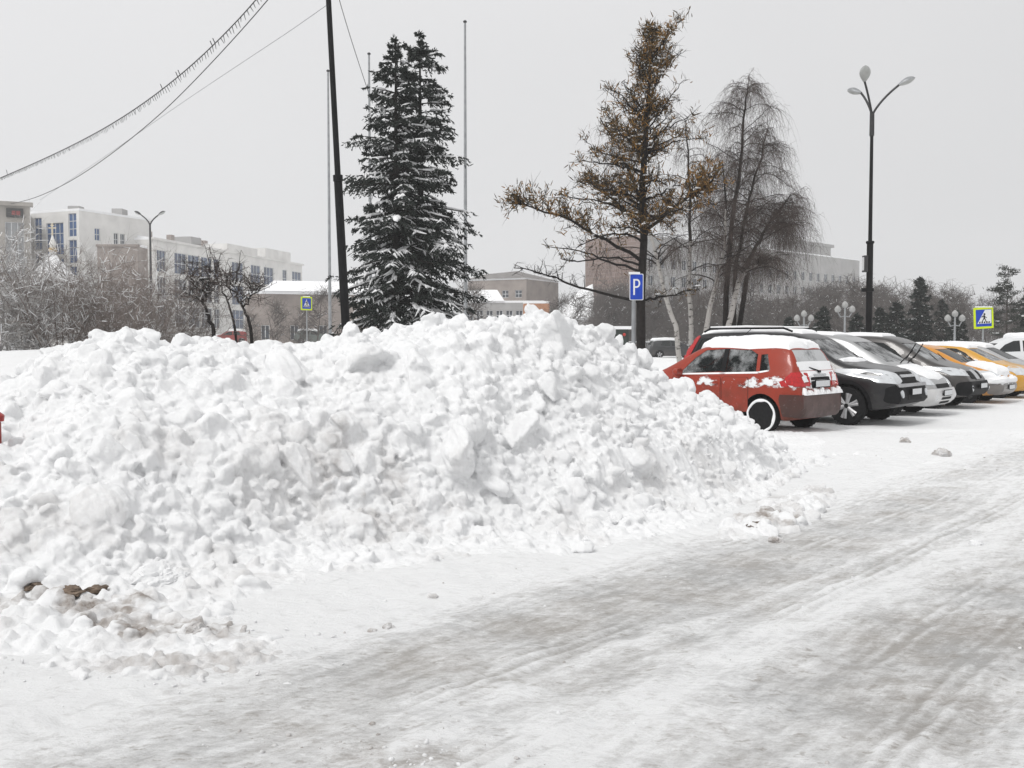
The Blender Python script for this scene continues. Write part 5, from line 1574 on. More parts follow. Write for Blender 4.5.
shrub(-25, 20.5, 2, 1.0, .5, 'frosty white bare shrub at the very edge of the bank, below the grey tower')
shrub(18, 22.0, 2, .98, 1.9, 'frosty white bare shrub with dark stems, second from the edge of the bank')
shrub(62, 21.5, 1, .86, 2.2, 'brown bare shrub with many stems fanning out under the little cross')
shrub(98, 23.5, 0, .82, .9, 'brown bare shrub behind the highest lump on the left part of the heap')
shrub(128, 22.0, 0, .78, 3.3, 'brown bare shrub below the sand coloured annex wall')
shrub(158, 24.0, 1, .74, 4.4, 'brown bare shrub in front of the twin armed street lamp')
shrub(190, 24.5, 0, .66, 5.5, 'brown bare shrub next to the leaning bare tree')
shrub(40, 27.0, 2, 1.1, 4.0, 'frosty bare shrub standing in the second row under the tower')
shrub(112, 28.0, 1, .92, 2.9, 'brown bare shrub in the second row behind the others')


def bare_tree(label, Y, stem, limbs, seed, dens=1.0, r0=0.065, clump=0.0, group='small bare trees left of the spruces', material='bark_dark', snow=.5, spread=1.0):
    rng = np.random.RandomState(seed)
    b0 = at(*stem[0], Y)
    t = empty('bare_tree', (b0.x, Y, 0), 0, label, 'tree', group)
    W = lambda px, py: np.array(at(px, py, Y)) - np.array([b0.x, Y, 0])
    tr, tw, sn = MB(), MB(), MB()
    pts = np.array([W(*p) for p in stem]); pts[0][2] = 0
    fine = interp_path(pts, np.linspace(0, 1, 14)); fine[1:] += rng.randn(13, 3) * .02
    tr.tube(fine, np.linspace(r0, r0 * .45, 14), 7)
    for lb in limbs:
        lp = np.array([W(*p) for p in lb]); lf = interp_path(lp, np.linspace(0, 1, 9)); lf[1:] += rng.randn(8, 3) * np.array([.03, .12, .03])
        tr.tube(lf, np.linspace(r0 * .5, .012, 9), 5, cap=False)
        if rng.rand() < snow: sn.tube(lf[1:7] + np.array([0, 0, r0 * .45]), r0 * .3, 4)
        n = int(26 * dens)
        for q in rng.rand(n):
            p = interp_path(lf, np.array([.15 + .85 * q]))[0]
            b = branch_path(p, rng.randn(3) * np.array([1, 1, .8]) + np.array([0, 0, .8]), (.45 + .6 * rng.rand()) * spread, rng, 5, .25, .0)
            tr.tube(b, np.linspace(.010, .004, 6), 3, cap=False)
            m = int(12 * dens)
            P = interp_path(b, .2 + .8 * rng.rand(m)); twig_sticks(tw, P, unit(rng.randn(m, 3) + np.array([0, 0, .3])), (.18 + .3 * rng.rand(m)) * spread, .0055, .1, rng, 3)
    tr.build('trunk', M[material], t, True); tw.build('crown', M['twig'], t)
    if sn.n: sn.build('snow_load', M['snow_soft'], t, True)
    return t


bare_tree('bare tree with a leaning dark trunk and forked snowy limbs', 24, [(222, 345), (212, 325), (203, 302)], [[(203, 302), (195, 296), (182, 296)], [(203, 302), (209, 292), (208, 283)], [(203, 300), (198, 286), (191, 270)], [(203, 300), (206, 282), (211, 266)]], 41, .72, spread=.75)
bare_tree('thin dark bare tree between two thicker leaning ones', 26, [(238, 345), (234, 320), (228, 300), (222, 290)], [[(222, 290), (217, 276), (219, 264)], [(228, 300), (235, 282), (239, 272)]], 42, .7, .04, spread=.7)
bare_tree('bare tree with a crooked dark trunk nearest the crossing sign', 25, [(252, 345), (251, 322), (243, 308), (236, 296)], [[(236, 296), (230, 288), (226, 276)], [(243, 308), (250, 294), (247, 282)], [(240, 302), (253, 296), (262, 285)]], 43, .7, .05, spread=.7)

# ---------------------------------------------------------------- trees on the far side
def far_bare_mesh(seed, h, w, n=26, tws=16):
    rng = np.random.RandomState(seed); m = MB()
    m.tube(branch_path((0, 0, -.2), (0, 0, 1), h * .9, rng, 7, .05), np.linspace(.03 * h * .5, .01, 8), 5, cap=False)
    for k in range(n):
        z = h * (.22 + .68 * rng.rand()); az = rng.rand() * 2 * PI; L = w * (1.1 - .6 * z / h) * (.6 + .5 * rng.rand())
        b = branch_path((0, 0, z), (math.cos(az), math.sin(az), .7), L, rng, 5, .15, .0)
        m.tube(b, np.linspace(.045, .015, 6), 3, cap=False)
        P = interp_path(b, .2 + .8 * rng.rand(tws)); D = unit(rng.randn(tws, 3) + np.array([0, 0, .5]))
        C = twig_sticks(m, P, D, w * (.25 + .3 * rng.rand(tws)), .018, .1, rng, 3)
        if k % 3 == 0: twig_sticks(m, P[:3] + (0, 0, .05), D[:3], w * .12, .022, .1, rng, 3, mi=1)
        for r_ in range(2):
            Q = C[np.arange(tws), rng.randint(1, 3, tws)]; twig_sticks(m, Q, unit(rng.randn(tws, 3)), w * (.12 + .2 * rng.rand(tws)), .012, .2, rng, 3)
    return m


def far_tree(me, name, label, cat, group, px, Y, s, rz, snow=None):
    t = empty(name, ((px - 512) / FPX * Y, Y, 0), rz, label, cat, group); t.scale = (s, s, s)
    for nm, m in me:
        o = bpy.data.objects.new(nm, m); COL.objects.link(o); o.parent = t
        if nm.startswith('snow'): o['kind'] = 'stuff'
    return t


def spruce_meshes(seed, h, rad, nlev, per, tw, snow, bw=.07):
    a, b, c = spruce_parts(seed, h, rad, nlev, per, twigs=tw, bl=(.16, .34), bw=bw, snow=snow)
    return (('trunk', a.mesh('trunk', M['bark_dark'], True)), ('crown', b.mesh('crown', M['spruce'], att='tint')), ('snow_load', c.mesh('snow_load', M['snow_soft'], True)))


FS = spruce_meshes(51, 6.2, 1.25, 22, 7, 9, .6)
FS2 = spruce_meshes(52, 4.2, 1.3, 15, 7, 9, .8)
GS = 'young spruces along the far side of the square'
far_tree(FS, 'far_spruce', 'tallest slim spruce with a pointed tip, beyond the orange car', 'spruce', GS, 919, 66, .92, 0)
far_tree(FS, 'far_spruce', 'slim spruce between the tallest one and the globe lamp', 'spruce', GS, 941, 72, .72, 1)
far_tree(FS2, 'far_spruce', 'broad low snowy spruce directly behind the parking lamp post', 'spruce', GS, 880, 62, .85, 2)
far_tree(FS2, 'far_spruce', 'broad low snowy spruce between the lamp post and the tallest spruce', 'spruce', GS, 896, 64, .95, 3)
far_tree(FS2, 'far_spruce', 'low snowy spruce under the three globe lamp', 'spruce', GS, 856, 60, .75, 4)
far_tree(FS2, 'far_spruce', 'low snowy spruce at the edge of the weeping birch crown', 'spruce', GS, 822, 61, .85, 5)
far_tree(FS2, 'far_spruce', 'low snowy spruce whose tip shows behind the black car roof', 'spruce', GS, 788, 63, .72, 6)
far_tree(FS2, 'far_spruce', 'snowy spruce just before the crossing sign', 'spruce', GS, 957, 63, .80, 7)
far_tree(FS, 'far_spruce', 'dark spruce at the right rim of the view beside the pine', 'spruce', GS, 1030, 56, .78, 8)
# conifer with open tiers at the right rim
def open_pine(seed=61, h=9.0):
    rng = np.random.RandomState(seed); tr, nd, sn = MB(), MB(), MB()
    tr.tube(branch_path((0, 0, -.2), (0, 0, 1), h, rng, 8, .01), np.linspace(.12, .03, 9), 7)
    for k in range(46):
        f = rng.rand() ** .8; z = h * (.28 + .70 * f); az = rng.rand() * 2 * PI; L = (2.0 * (1 - f) ** .6 + .5) * (.5 + .6 * rng.rand())
        b = branch_path((0, 0, z), (math.cos(az), math.sin(az), .25 - .2 * (1 - f)), L, rng, 5, .1, -.03)
        tr.tube(b, np.linspace(.03, .008, 6), 4, cap=False)
        n = int(60 * L); P = interp_path(b, .3 + .7 * rng.rand(n)) + rng.randn(n, 3) * np.array([.16, .16, .07])
        V, T = blades(P, unit(rng.randn(n, 3) + np.array([0, 0, .2])), .16 + .2 * rng.rand(n), .045, rng); nd.addq(V, T, 0, np.repeat(rng.rand(n), 5))
        if rng.rand() < .6:
            ico = SN_VAR[rng.randint(5)]; sn.addq(ico[0] * np.array([.3, .2, .06]) * (.6 + .5 * L / 2) + interp_path(b, np.array([.75]))[0] + (0, 0, .06), ico[1])
    return (('trunk', tr.mesh('trunk', M['bark_grey'], True)), ('crown', nd.mesh('crown', M['pine'], att='tint')), ('snow_load', sn.mesh('snow_load', M['snow_soft'], True)))


far_tree(open_pine(), 'pine', 'tall open pine with snow on its tiers at the right rim behind the crossing sign', 'pine', None, 1006, 58, .66, 0)
far_tree(open_pine(62, 7.5), 'pine', 'second open pine partly beyond the frame, lower than its neighbour', 'pine', None, 1040, 52, .66, 1)

# the wood behind: one mass of bare trees nobody could count
FB = [far_bare_mesh(70 + k, 6.5, 2.6, 24, 13) for k in range(4)]
FBV = []
for m in FB:
    q4 = [(f, mi) for f, mi in zip(m.f, m.m) if len(f) == 4]
    FBV.append((np.concatenate(m.v), np.array([f for f, mi in q4 if mi == 0]), np.array([f for f, mi in q4 if mi == 1])))
wood = MB(); rng = np.random.RandomState(8)
for k in range(120):
    px = 690 + 370 * rng.rand(); Y = 72 + 45 * rng.rand()
    V, Q, Q1 = FBV[k % 4]; s = (0.50 + .44 * rng.rand()) * (1.0 + (Y - 72) / 140); a = rng.rand() * 6.3
    if px > 960: s *= .85
    W = np.stack([V[:, 0] * math.cos(a) - V[:, 1] * math.sin(a), V[:, 0] * math.sin(a) + V[:, 1] * math.cos(a), V[:, 2]], 1) * s
    W = W + np.array([(px - 512) / FPX * Y, Y, 0]); wood.addq(W, Q); wood.addq(W, Q1, 1)
o = wood.build('woods', [M['wood_twig'], M['snow_soft']]); tag(o, 'dense grey brown mass of bare trees along the far side of the square', 'woods', kind='stuff')
wood = MB()
for k in range(34):
    px = 596 + 110 * rng.rand(); Y = 92 + 30 * rng.rand(); V, Q, Q1 = FBV[k % 4]; s = .75 + .4 * rng.rand(); a = rng.rand() * 6.3
    W = np.stack([V[:, 0] * math.cos(a) - V[:, 1] * math.sin(a), V[:, 0] * math.sin(a) + V[:, 1] * math.cos(a), V[:, 2]], 1) * s
    W = W + np.array([(px - 512) / FPX * Y, Y, 0]); wood.addq(W, Q); wood.addq(W, Q1, 1)
o = wood.build('woods', [M['wood_twig'], M['snow_soft']]); tag(o, 'thicket of bare trees before the brown end wall behind the larch', 'woods', kind='stuff')
FM = [(('trunk', m.mesh('trunk', [M['bark_grey'], M['snow_soft']])),) for m in FB[:3]]
GB = 'hazy bare trees far behind the heap'
for px, Y, s, v, lab in ((556, 105, .95, 0, 'hazy bare tree over the orange shed'), (575, 118, 1.1, 1, 'hazy bare tree before the snowy slope beside the brown end wall'), (540, 125, .8, 2, 'low hazy bare tree behind the orange shed roof'),
                         (470, 80, .95, 1, 'pale bare tree showing past the right edge of the spruces'), (318, 95, 1.0, 0, 'pale bare tree left of the spruces behind the flagpole'), (300, 100, .75, 2, 'pale bare tree above the low brown house'),
                         (275, 90, .8, 1, 'hazy bare tree by the low brown house'), (250, 84, .62, 2, 'hazy bare tree behind the crooked one')):
    far_tree(FM[v], 'far_tree', lab, 'tree', GB, px, Y, s, px)
# ================================================================ buildings
M['bld_white'] = mat('plaster_white', (0.70, 0.69, 0.67), 0.85, noise=(0.5, 0.10), bump=(6, .2))
M['bld_grey'] = mat('plaster_grey', (0.36, 0.355, 0.35), 0.85, noise=(0.4, 0.12), bump=(6, .2))
M['bld_beige'] = mat('stone_beige', (0.33, 0.31, 0.285), 0.85, noise=(0.6, 0.14), bump=(6, .3))
M['bld_brown'] = mat('plaster_brown', (0.27, 0.235, 0.215), 0.85, noise=(0.6, 0.2), bump=(6, .3))
M['bld_orange'] = mat('orange_cladding', (0.42, 0.21, 0.12), 0.8, noise=(0.8, 0.15))
M['glass_blue'] = mat('glass_blue', (0.045, 0.10, 0.23), 0.12, spec=.6, noise=(0.7, .35))
M['glass_steel'] = mat('glass_steel', (0.055, 0.085, 0.145), 0.12, spec=.6, noise=(0.5, .5))
M['glass_dark'] = mat('glass_dark', (0.045, 0.055, 0.07), 0.12, spec=.6, noise=(0.7, .4))
M['frame_white'] = mat('frame_white', (0.60, 0.61, 0.62), 0.5, noise=(3, .06))
M['roof_grey'] = mat('roof_grey', (0.20, 0.19, 0.185), 0.8, noise=(1, .2))


def brick_material():
    m = mat('brick_brown', (0.25, 0.18, 0.15), 0.9)
    nt, N, L = nodes_of(m); b = N['Principled BSDF']
    tc = N.new('ShaderNodeTexCoord').outputs['Object']
    br = N.new('ShaderNodeTexBrick'); br.inputs['Scale'].default_value = 1.0
    br.inputs['Brick Width'].default_value = 1.6; br.inputs['Row Height'].default_value = 0.6; br.inputs['Mortar Size'].default_value = 0.04
    br.inputs['Color1'].default_value = (0.26, 0.185, 0.155, 1); br.inputs['Color2'].default_value = (0.21, 0.15, 0.13, 1); br.inputs['Mortar'].default_value = (0.30, 0.26, 0.24, 1)
    sp = N.new('ShaderNodeSeparateXYZ'); L.new(tc, sp.inputs[0]); cb = N.new('ShaderNodeCombineXYZ')
    L.new(sp.outputs['X'], cb.inputs[0]); L.new(sp.outputs['Z'], cb.inputs[1]); L.new(cb.outputs[0], br.inputs['Vector'])
    n = add_noise(nt, tc, 0.35, 4)
    L.new(add_mix(nt, add_range(nt, n, .3, .7, 0, .5), br.outputs['Color'], (0.19, 0.155, 0.145)), b.inputs['Base Color'])
    return m


M['brick'] = brick_material()
V2 = lambda x, y: np.array([float(x), float(y)])


class Facade:
    """one wall plane from p0 (its left end seen from outside) to p1"""
    def __init__(s, p0, p1): s.p0, s.p1 = V2(*p0), V2(*p1); d = s.p1 - s.p0; s.L = float(np.hypot(*d)); s.u = d / s.L; s.o = np.array([s.u[1], -s.u[0]])

    def u_of(s, px):
        a = (px - 512) / FPX; d = s.p1 - s.p0
        t = (a * s.p0[1] - s.p0[0]) / (d[0] - a * d[1]); return t * s.L

    def pt(s, u, o, z): q = s.p0 + s.u * u + s.o * o; return (q[0], q[1], z)

    def obox(s, mb, u0, u1, o0, o1, z0, z1, mi=0):
        P = [s.pt(u, o, z) for z in (z0, z1) for (u, o) in ((u0, o0), (u1, o0), (u1, o1), (u0, o1))]
        mb.add(P, [(0, 3, 2, 1), (4, 5, 6, 7), (0, 1, 5, 4), (1, 2, 6, 5), (2, 3, 7, 6), (3, 0, 4, 7)], mi)

    def wall(s, mb, z0, z1, wins, deep=0.28):
        us = sorted({0.0, s.L, *[w[0] for w in wins], *[w[1] for w in wins]}); zs = sorted({z0, z1, *[w[2] for w in wins], *[w[3] for w in wins]})
        for a, b in zip(us[:-1], us[1:]):
            for c, d in zip(zs[:-1], zs[1:]):
                m, n = (a + b) / 2, (c + d) / 2
                if any(w[0] < m < w[1] and w[2] < n < w[3] for w in wins): continue
                mb.add([s.pt(a, 0, c), s.pt(b, 0, c), s.pt(b, 0, d), s.pt(a, 0, d)], [(0, 1, 2, 3)])
        for a, b, c, d in [w[:4] for w in wins]:
            F = [s.pt(a, 0, c), s.pt(b, 0, c), s.pt(b, 0, d), s.pt(a, 0, d)]; B = [s.pt(a, -deep, c), s.pt(b, -deep, c), s.pt(b, -deep, d), s.pt(a, -deep, d)]
            mb.add(F + B, [(0, 1, 5, 4), (1, 2, 6, 5), (2, 3, 7, 6), (3, 0, 4, 7)])

    def windows(s, root, wins, glass, nx=2, nz=2):
        for w in wins:
            a, b, c, d = w[:4]; fm = MB(); fr = 0.07
            n_x = w[4] if len(w) > 4 else nx; n_z = w[5] if len(w) > 5 else nz
            s.obox(fm, a, a + fr, -.20, -.12, c, d); s.obox(fm, b - fr, b, -.20, -.12, c, d); s.obox(fm, a + fr, b - fr, -.20, -.12, d - fr, d); s.obox(fm, a + fr, b - fr, -.20, -.08, c, c + fr)
            for k in range(1, n_x): u = a + (b - a) * k / n_x; s.obox(fm, u - .04, u + .04, -.195, -.125, c + fr, d - fr)
            for k in range(1, n_z): z = c + (d - c) * k / n_z; s.obox(fm, a + fr, b - fr, -.197, -.122, z - .04, z + .04)
            f = fm.build('window', M['frame_white'], root)
            g = MB(); s.obox(g, a + .02, b - .02, -.19, -.16, c + .02, d - .02); g.build('pane', w[6] if len(w) > 6 else glass, f)


def block(root, fs, depth, z1, wins, wall_m, glass, z0=-.3, nx=2, nz=2):
    """body behind a list of facades (walls with openings), closed at the back"""
    mb = MB()
    for f, w in zip(fs, wins): f.wall(mb, z0, z1, w)
    a, b = fs[0], fs[-1]
    q0 = a.p0 - a.o * depth if len(fs) == 1 else a.p0 + (b.p1 - a.p1)
    q1 = b.p1 - b.o * depth if len(fs) == 1 else q0
    ring = [a.p0, b.p1, q1] + ([q0] if len(fs) == 1 else [])
    for i in ([1, 2, 3] if len(fs) == 1 else [1, 2]):
        p, q = ring[i], ring[(i + 1) % len(ring)]
        mb.add([(p[0], p[1], z0), (q[0], q[1], z0), (q[0], q[1], z1), (p[0], p[1], z1)], [(0, 1, 2, 3)])
    mb.build('wall', wall_m, root)
    outline = [a.p0] + [f.p1 for f in fs] + ([q1, q0] if len(fs) == 1 else [q0])
    r = MB(); n = len(outline); P = [(p[0], p[1], z) for z in (z1 - .02, z1 + .28) for p in outline]
    r.add(P, [tuple(range(n)), tuple(range(n, 2 * n))] + [(i, (i + 1) % n, n + (i + 1) % n, n + i) for i in range(n)])
    r.build('roof', M['snow_soft'], root)
    for f, w in zip(fs, wins): f.windows(root, w, glass, nx, nz)


def coping(root, f, z, h=.35, out=.25, m=None, name='cornice'):
    mb = MB(); f.obox(mb, -out, f.L + out, -.5, out, z, z + h); mb.build(name, m or M['bld_white'], root)


# grey tower with the red display
t = empty('office_tower', (0, 0, 0), 0, 'beige grey tower block with a dark red display under its cornice', 'building')
f = Facade((-75.1, 115.0), (-58.9, 123)); pan = [(f.u_of(8), f.u_of(27), 4.0, 15.9, 3, 7)] + [(f.u_of(8) - 3.6 * k, f.u_of(27) - 3.6 * k, 4.0, 15.9, 3, 7) for k in (1, 2, 3)]
pan = [(a, b, c, d, e, g) for a, b, c, d, e, g in pan if 0.5 < a < b < f.L - .3]
block(t, [f], 14, 17.9, [pan], M['bld_beige'], mat('panel_glass', (0.26, 0.27, 0.28), .3, noise=(.6, .15)))
coping(t, f, 17.85, .5, .35, M['bld_beige'])
mb = MB(); f.obox(mb, f.u_of(9.5), f.u_of(26.5), .02, .22, 16.45, 17.55); d_ = mb.build('display', mat('display_case', (0.03, 0.032, 0.032), .4, noise=(3, .2)), t)
mb = MB(); f.obox(mb, f.u_of(15), f.u_of(18.6), .22, .25, 16.75, 17.25); f.obox(mb, f.u_of(19.6), f.u_of(23.5), .22, .25, 16.75, 17.25); mb.build('lit_digits', mat('display_red', (0.16, 0.03, 0.03), .5, noise=(4, .6), emit=((0.5, .05, .05), .10)), d_)
mb = MB(); mb.tube([(-63.0, 123.0, 17.9), (-63.0, 123.0, 20.2)], .06, 6); mb.build('mast', M['dark_grey'], t)
mb = MB(); mb.tube([(-70.4, 119.5, 17.9), (-70.4, 119.5, 20.0)], .06, 6); mb.build('mast', M['dark_grey'], t)

# white and blue corner house
t = empty('corner_building', (0, 0, 0), 0, 'white corner building with tall blue glass bays beside the grey tower', 'building')
f1 = Facade((-63.4, 132.5), (-55.5, 129)); f2 = Facade((-55.5, 129), (-50.4, 140.5))
w1 = [(f1.u_of(37), f1.u_of(44.5), 13.4, 17.6, 2, 4), (f1.u_of(37), f1.u_of(44.5), 4, 12.9, 2, 7), (f1.u_of(49), f1.u_of(66), 12.7, 16.8, 4, 3), (f1.u_of(49), f1.u_of(66), 4, 12.2, 4, 6), (f1.u_of(71), f1.u_of(79), 14.9, 17.9, 2, 3), (f1.u_of(71), f1.u_of(79), 11.5, 14.5, 2, 3), (f1.u_of(71), f1.u_of(79), 4, 11.1, 2, 6)]
w2 = [(f2.u_of(97), f2.u_of(102.5), 14.6, 16.2), (f2.u_of(116), f2.u_of(120.5), 14.2, 15.9, 2, 2, M['glass_dark']), (f2.u_of(122.5), f2.u_of(127), 14.2, 15.9, 2, 2, M['glass_dark']), (f2.u_of(141), f2.u_of(145), 12.6, 15.4)]
block(t, [f1, f2], 12, 18.2, [w1, w2], M['bld_white'], M['glass_blue'])
mb = MB(); mb.box((-57.6, 133, 18.75), (1.5, 1.6, .9)); mb.build('roof_house', M['bld_grey'], t)
mb = MB(); mb.box((-53.4, 137, 18.8), (1.4, 2, 1.1)); mb.build('roof_house', M['bld_grey'], t)
mb = MB(); q = f2.pt(f2.u_of(128), -1, 18); mb.tube([q, (q[0], q[1], 19.4)], .12, 6); mb.build('roof_aerial', M['dark_grey'], t)
f3 = Facade((-51.4, 124.5), (-46.4, 124.5)); mb = MB()
t = empty('annex', (0, 0, 0), 0, 'low sand brown windowless annex with snowy parapet in front of the white corner building', 'building')
block(t, [f3], 3.5, 13.2, [[]], M['bld_brown'], M['glass_dark']); coping(t, f3, 13.15, .3, .12, M['bld_brown'])

# long white street front
t = empty('apartment_building', (0, 0, 0), 0, 'long white building with snowy roof and dark blue bays running away behind the bare trees', 'building')
f = Facade((-48.9, 137), (-38.7, 185)); w = []
for a, b in ((158.5, 167.5), (176, 188), (189.5, 201), (202.5, 213), (215, 220.5), (233, 244.5), (252, 261.5), (265, 274.5), (283.5, 287.8), (293, 302)):
    for (c, d) in ((11.0, 14.0), (7.2, 10.3), (3.4, 6.4)):
        g = M['glass_steel'] if (c == 11.0 or a in (233, 283.5)) else M['glass_dark']
        w.append((f.u_of(a), f.u_of(b), c, d, 3 if b - a > 8 else 2, 2, g))
block(t, [f], 13, 15.3, [w], M['bld_white'], M['glass_dark'])
coping(t, f, 15.28, .3, .3)
mb = MB()
P = [f.pt(.5, -.4, 15.6), f.pt(27, -.4, 15.6), f.pt(27, -7, 16.9), f.pt(.5, -7, 16.7), f.pt(27, -13, 15.6), f.pt(.5, -13, 15.6)]
mb.add(P, [(0, 1, 2, 3), (3, 2, 4, 5), (1, 4, 2), (0, 3, 5), (0, 5, 4, 1)]); mb.build('roof', M['snow_soft'], t)
for a, b, h in ((228, 258, 16.7), (266, 291, 17.2)):
    mb = MB(); f.obox(mb, f.u_of(a), f.u_of(b), -4, .12, 15.55, h); mb.build('parapet', M['bld_white'], t)
for u, h in ((2, 16.4), (8, 16.6), (14, 16.7), (19, 16.7), (24, 16.8), (33, 16.6)):
    mb = MB(); f.obox(mb, u, u + .9, -6.4, -5.6, 15.6, h + .8); mb.build('chimney', M['bld_brown'], t)
mb = MB(); f.obox(mb, 17, 20, -7, -4, 15.6, 17.5); mb.build('dormer', M['bld_grey'], t)

# low brown house
t = empty('low_house', (0, 0, 0), 0, 'low brown house with a snowy roof behind the crossing sign by the spruces', 'building')
f = Facade((-28.5, 108), (-15, 112)); w = [(1.4 + 3.1 * k, 2.3 + 3.1 * k, 1.6, 3.2, 2, 1) for k in range(4)]
block(t, [f], 9, 6.6, [w], M['bld_brown'], M['glass_dark'])
mb = MB(); mb.add([f.pt(1.5, .4, 6.9), f.pt(f.L, .4, 6.9), f.pt(f.L, -4.5, 8.3), f.pt(3.0, -4.5, 8.3), f.pt(f.L, -9, 6.9), f.pt(1.5, -9, 6.9)], [(0, 1, 2, 3), (3, 2, 4, 5), (1, 4, 2), (0, 3, 5), (0, 5, 4, 1)]); mb.build('roof', M['snow_soft'], t)
# middle distance
t = empty('workshop', (0, 0, 0), 0, 'grey brown windowless hall with an arched roof far behind the heap', 'building')
f = Facade((-7.2, 165), (2.3, 160)); block(t, [f], 12, 11.3, [[(1.5 + 2.4 * k, 2.7 + 2.4 * k, 8.4, 9.6) for k in range(4)]], M['bld_brown'], M['glass_dark'])
mb = MB(); mb.add([f.pt(-.3, .3, 11.55), f.pt(f.L + .3, .3, 11.55), f.pt(f.L * .8, -1, 12.7), f.pt(f.L * .3, -1, 12.4), f.pt(f.L + .3, -12, 11.55), f.pt(-.3, -12, 11.55)], [(0, 1, 2, 3), (1, 4, 2), (3, 2, 4, 5), (0, 3, 5), (0, 5, 4, 1)]); mb.build('roof', M['roof_grey'], t)
t = empty('garage_row', (0, 0, 0), 0, 'long low pale building with a snow covered roof in front of the arched hall', 'building')
f = Facade((-6.6, 132), (4.2, 132)); block(t, [f], 8, 6.5, [[(.6 + 1.3 * k, 1.5 + 1.3 * k, 4.2, 5.5) for k in range(8)]], M['bld_grey'], M['glass_dark'])
mb = MB(); mb.add([f.pt(0, .3, 6.75), f.pt(5.6, .3, 6.75), f.pt(4.6, -4, 8.4), f.pt(.8, -4, 8.4), f.pt(5.6, -8, 6.75), f.pt(0, -8, 6.75)], [(0, 1, 2, 3), (1, 4, 2), (3, 2, 4, 5), (0, 3, 5), (0, 5, 4, 1)]); mb.build('roof', M['snow_soft'], t)
t = empty('shed', (0, 0, 0), 0, 'small orange brown shed showing over the top of the heap', 'building')
f = Facade((1.35, 118), (4.4, 118)); block(t, [f], 4, 5.9, [[(1.0, 1.9, 3.2, 4.4)]], M['bld_orange'], M['glass_dark'])
t = empty('steep_house', (0, 0, 0), 0, 'low house with a steep snow covered roof beside the brown end wall', 'building')
f = Facade((7.5, 150), (12.4, 150)); block(t, [f], 8, 4.6, [[(1, 2, 1.5, 3.2), (3, 4, 1.5, 3.2)]], M['bld_grey'], M['glass_dark'])
mb = MB(); mb.add([f.pt(-.5, .4, 4.9), f.pt(f.L, .4, 4.9), f.pt(f.L, -4, 10.2), f.pt(2.8, -4, 9.2), f.pt(f.L, -8, 4.9), f.pt(-.5, -8, 4.9)], [(0, 1, 2, 3), (1, 4, 2), (3, 2, 4, 5), (0, 3, 5), (0, 5, 4, 1)]); mb.build('roof', M['snow_soft'], t)
# large slab building
t = empty('institute', (0, 0, 0), 0, 'large grey slab building with small dark windows and a brown brick end wall', 'building')
fe = Facade((12.3, 168.6), (20.9, 160)); fl = Facade((20.9, 160), (73.7, 213)); w = []
for k in range(24):
    for z in (13.2, 10.3, 7.3, 4.3): w.append((1.4 + 3.06 * k, 2.7 + 3.06 * k, z, z + 1.75, 2, 1))
mb = MB(); fe.wall(mb, -.3, 18.4, []); mb.build('end_wall', M['brick'], t)
mb = MB(); fl.wall(mb, -.3, 18.4, w)
q = fe.p0 + (fl.p1 - fl.p0)
for p, r in ((fl.p1, q), (q, fe.p0)): mb.add([(p[0], p[1], -.3), (r[0], r[1], -.3), (r[0], r[1], 18.4), (p[0], p[1], 18.4)], [(0, 1, 2, 3)])
mb.build('wall', M['bld_grey'], t)
mb = MB(); P = [(p[0], p[1], z) for z in (18.38, 18.62) for p in (fe.p0, fe.p1, fl.p1, q)]; mb.add(P, [(0, 1, 2, 3), (4, 5, 6, 7)] + [(i, (i + 1) % 4, 4 + (i + 1) % 4, 4 + i) for i in range(4)]); mb.build('roof', M['snow_soft'], t)
fl.windows(t, w, M['glass_dark'])
mb = MB(); fl.obox(mb, fl.u_of(797), fl.u_of(836), -6, -1.5, 18.6, 20.6); fl.obox(mb, fl.u_of(795), fl.u_of(838), -6.3, -1.2, 20.6, 21.2); mb.build('penthouse', M['bld_grey'], t)
# chapel with the little cross
Y = 62.0; p = at(53, 262, Y)
t = empty('chapel', (p.x, Y, 0), 0, 'small chapel with a snowy tent roof, white neck and golden cross above the shrubs', 'chapel')
mb = MB(); mb.box((0, 0, 2.4), (3.0, 3.0, 5.4)); mb.build('wall', M['bld_white'], t)
mb = MB(); mb.lathe([(2.2, 4.9), (1.2, 5.7), (.28, 6.75), (.22, 6.85)], seg=8); mb.build('roof', M['snow_soft'], t)
gold = mat('gold', (0.50, 0.36, 0.18), .35, .6, noise=(4, .2))
mb = MB(); mb.lathe([(.20, 6.8), (.20, 7.05)], seg=12); mb.lathe([(.24, 7.05), (.24, 7.28)], seg=12, mi=1); mb.lathe([(.17, 7.28), (.17, 7.4), (.22, 7.5), (.13, 7.75), (.03, 8.05), (0, 8.1)], seg=12); mb.build('cupola', [M['bld_white'], gold], t, True, 40)
mb = MB(); mb.box((0, 0, 8.42), (.07, .07, .75)); mb.box((0, 0, 8.5), (.46, .065, .07)); mb.box((0, 0, 8.66), (.22, .066, .06)); mb.build('cross', mat('gold_pale', (0.62, 0.55, 0.42), .35, .4, noise=(4, .2)), t)
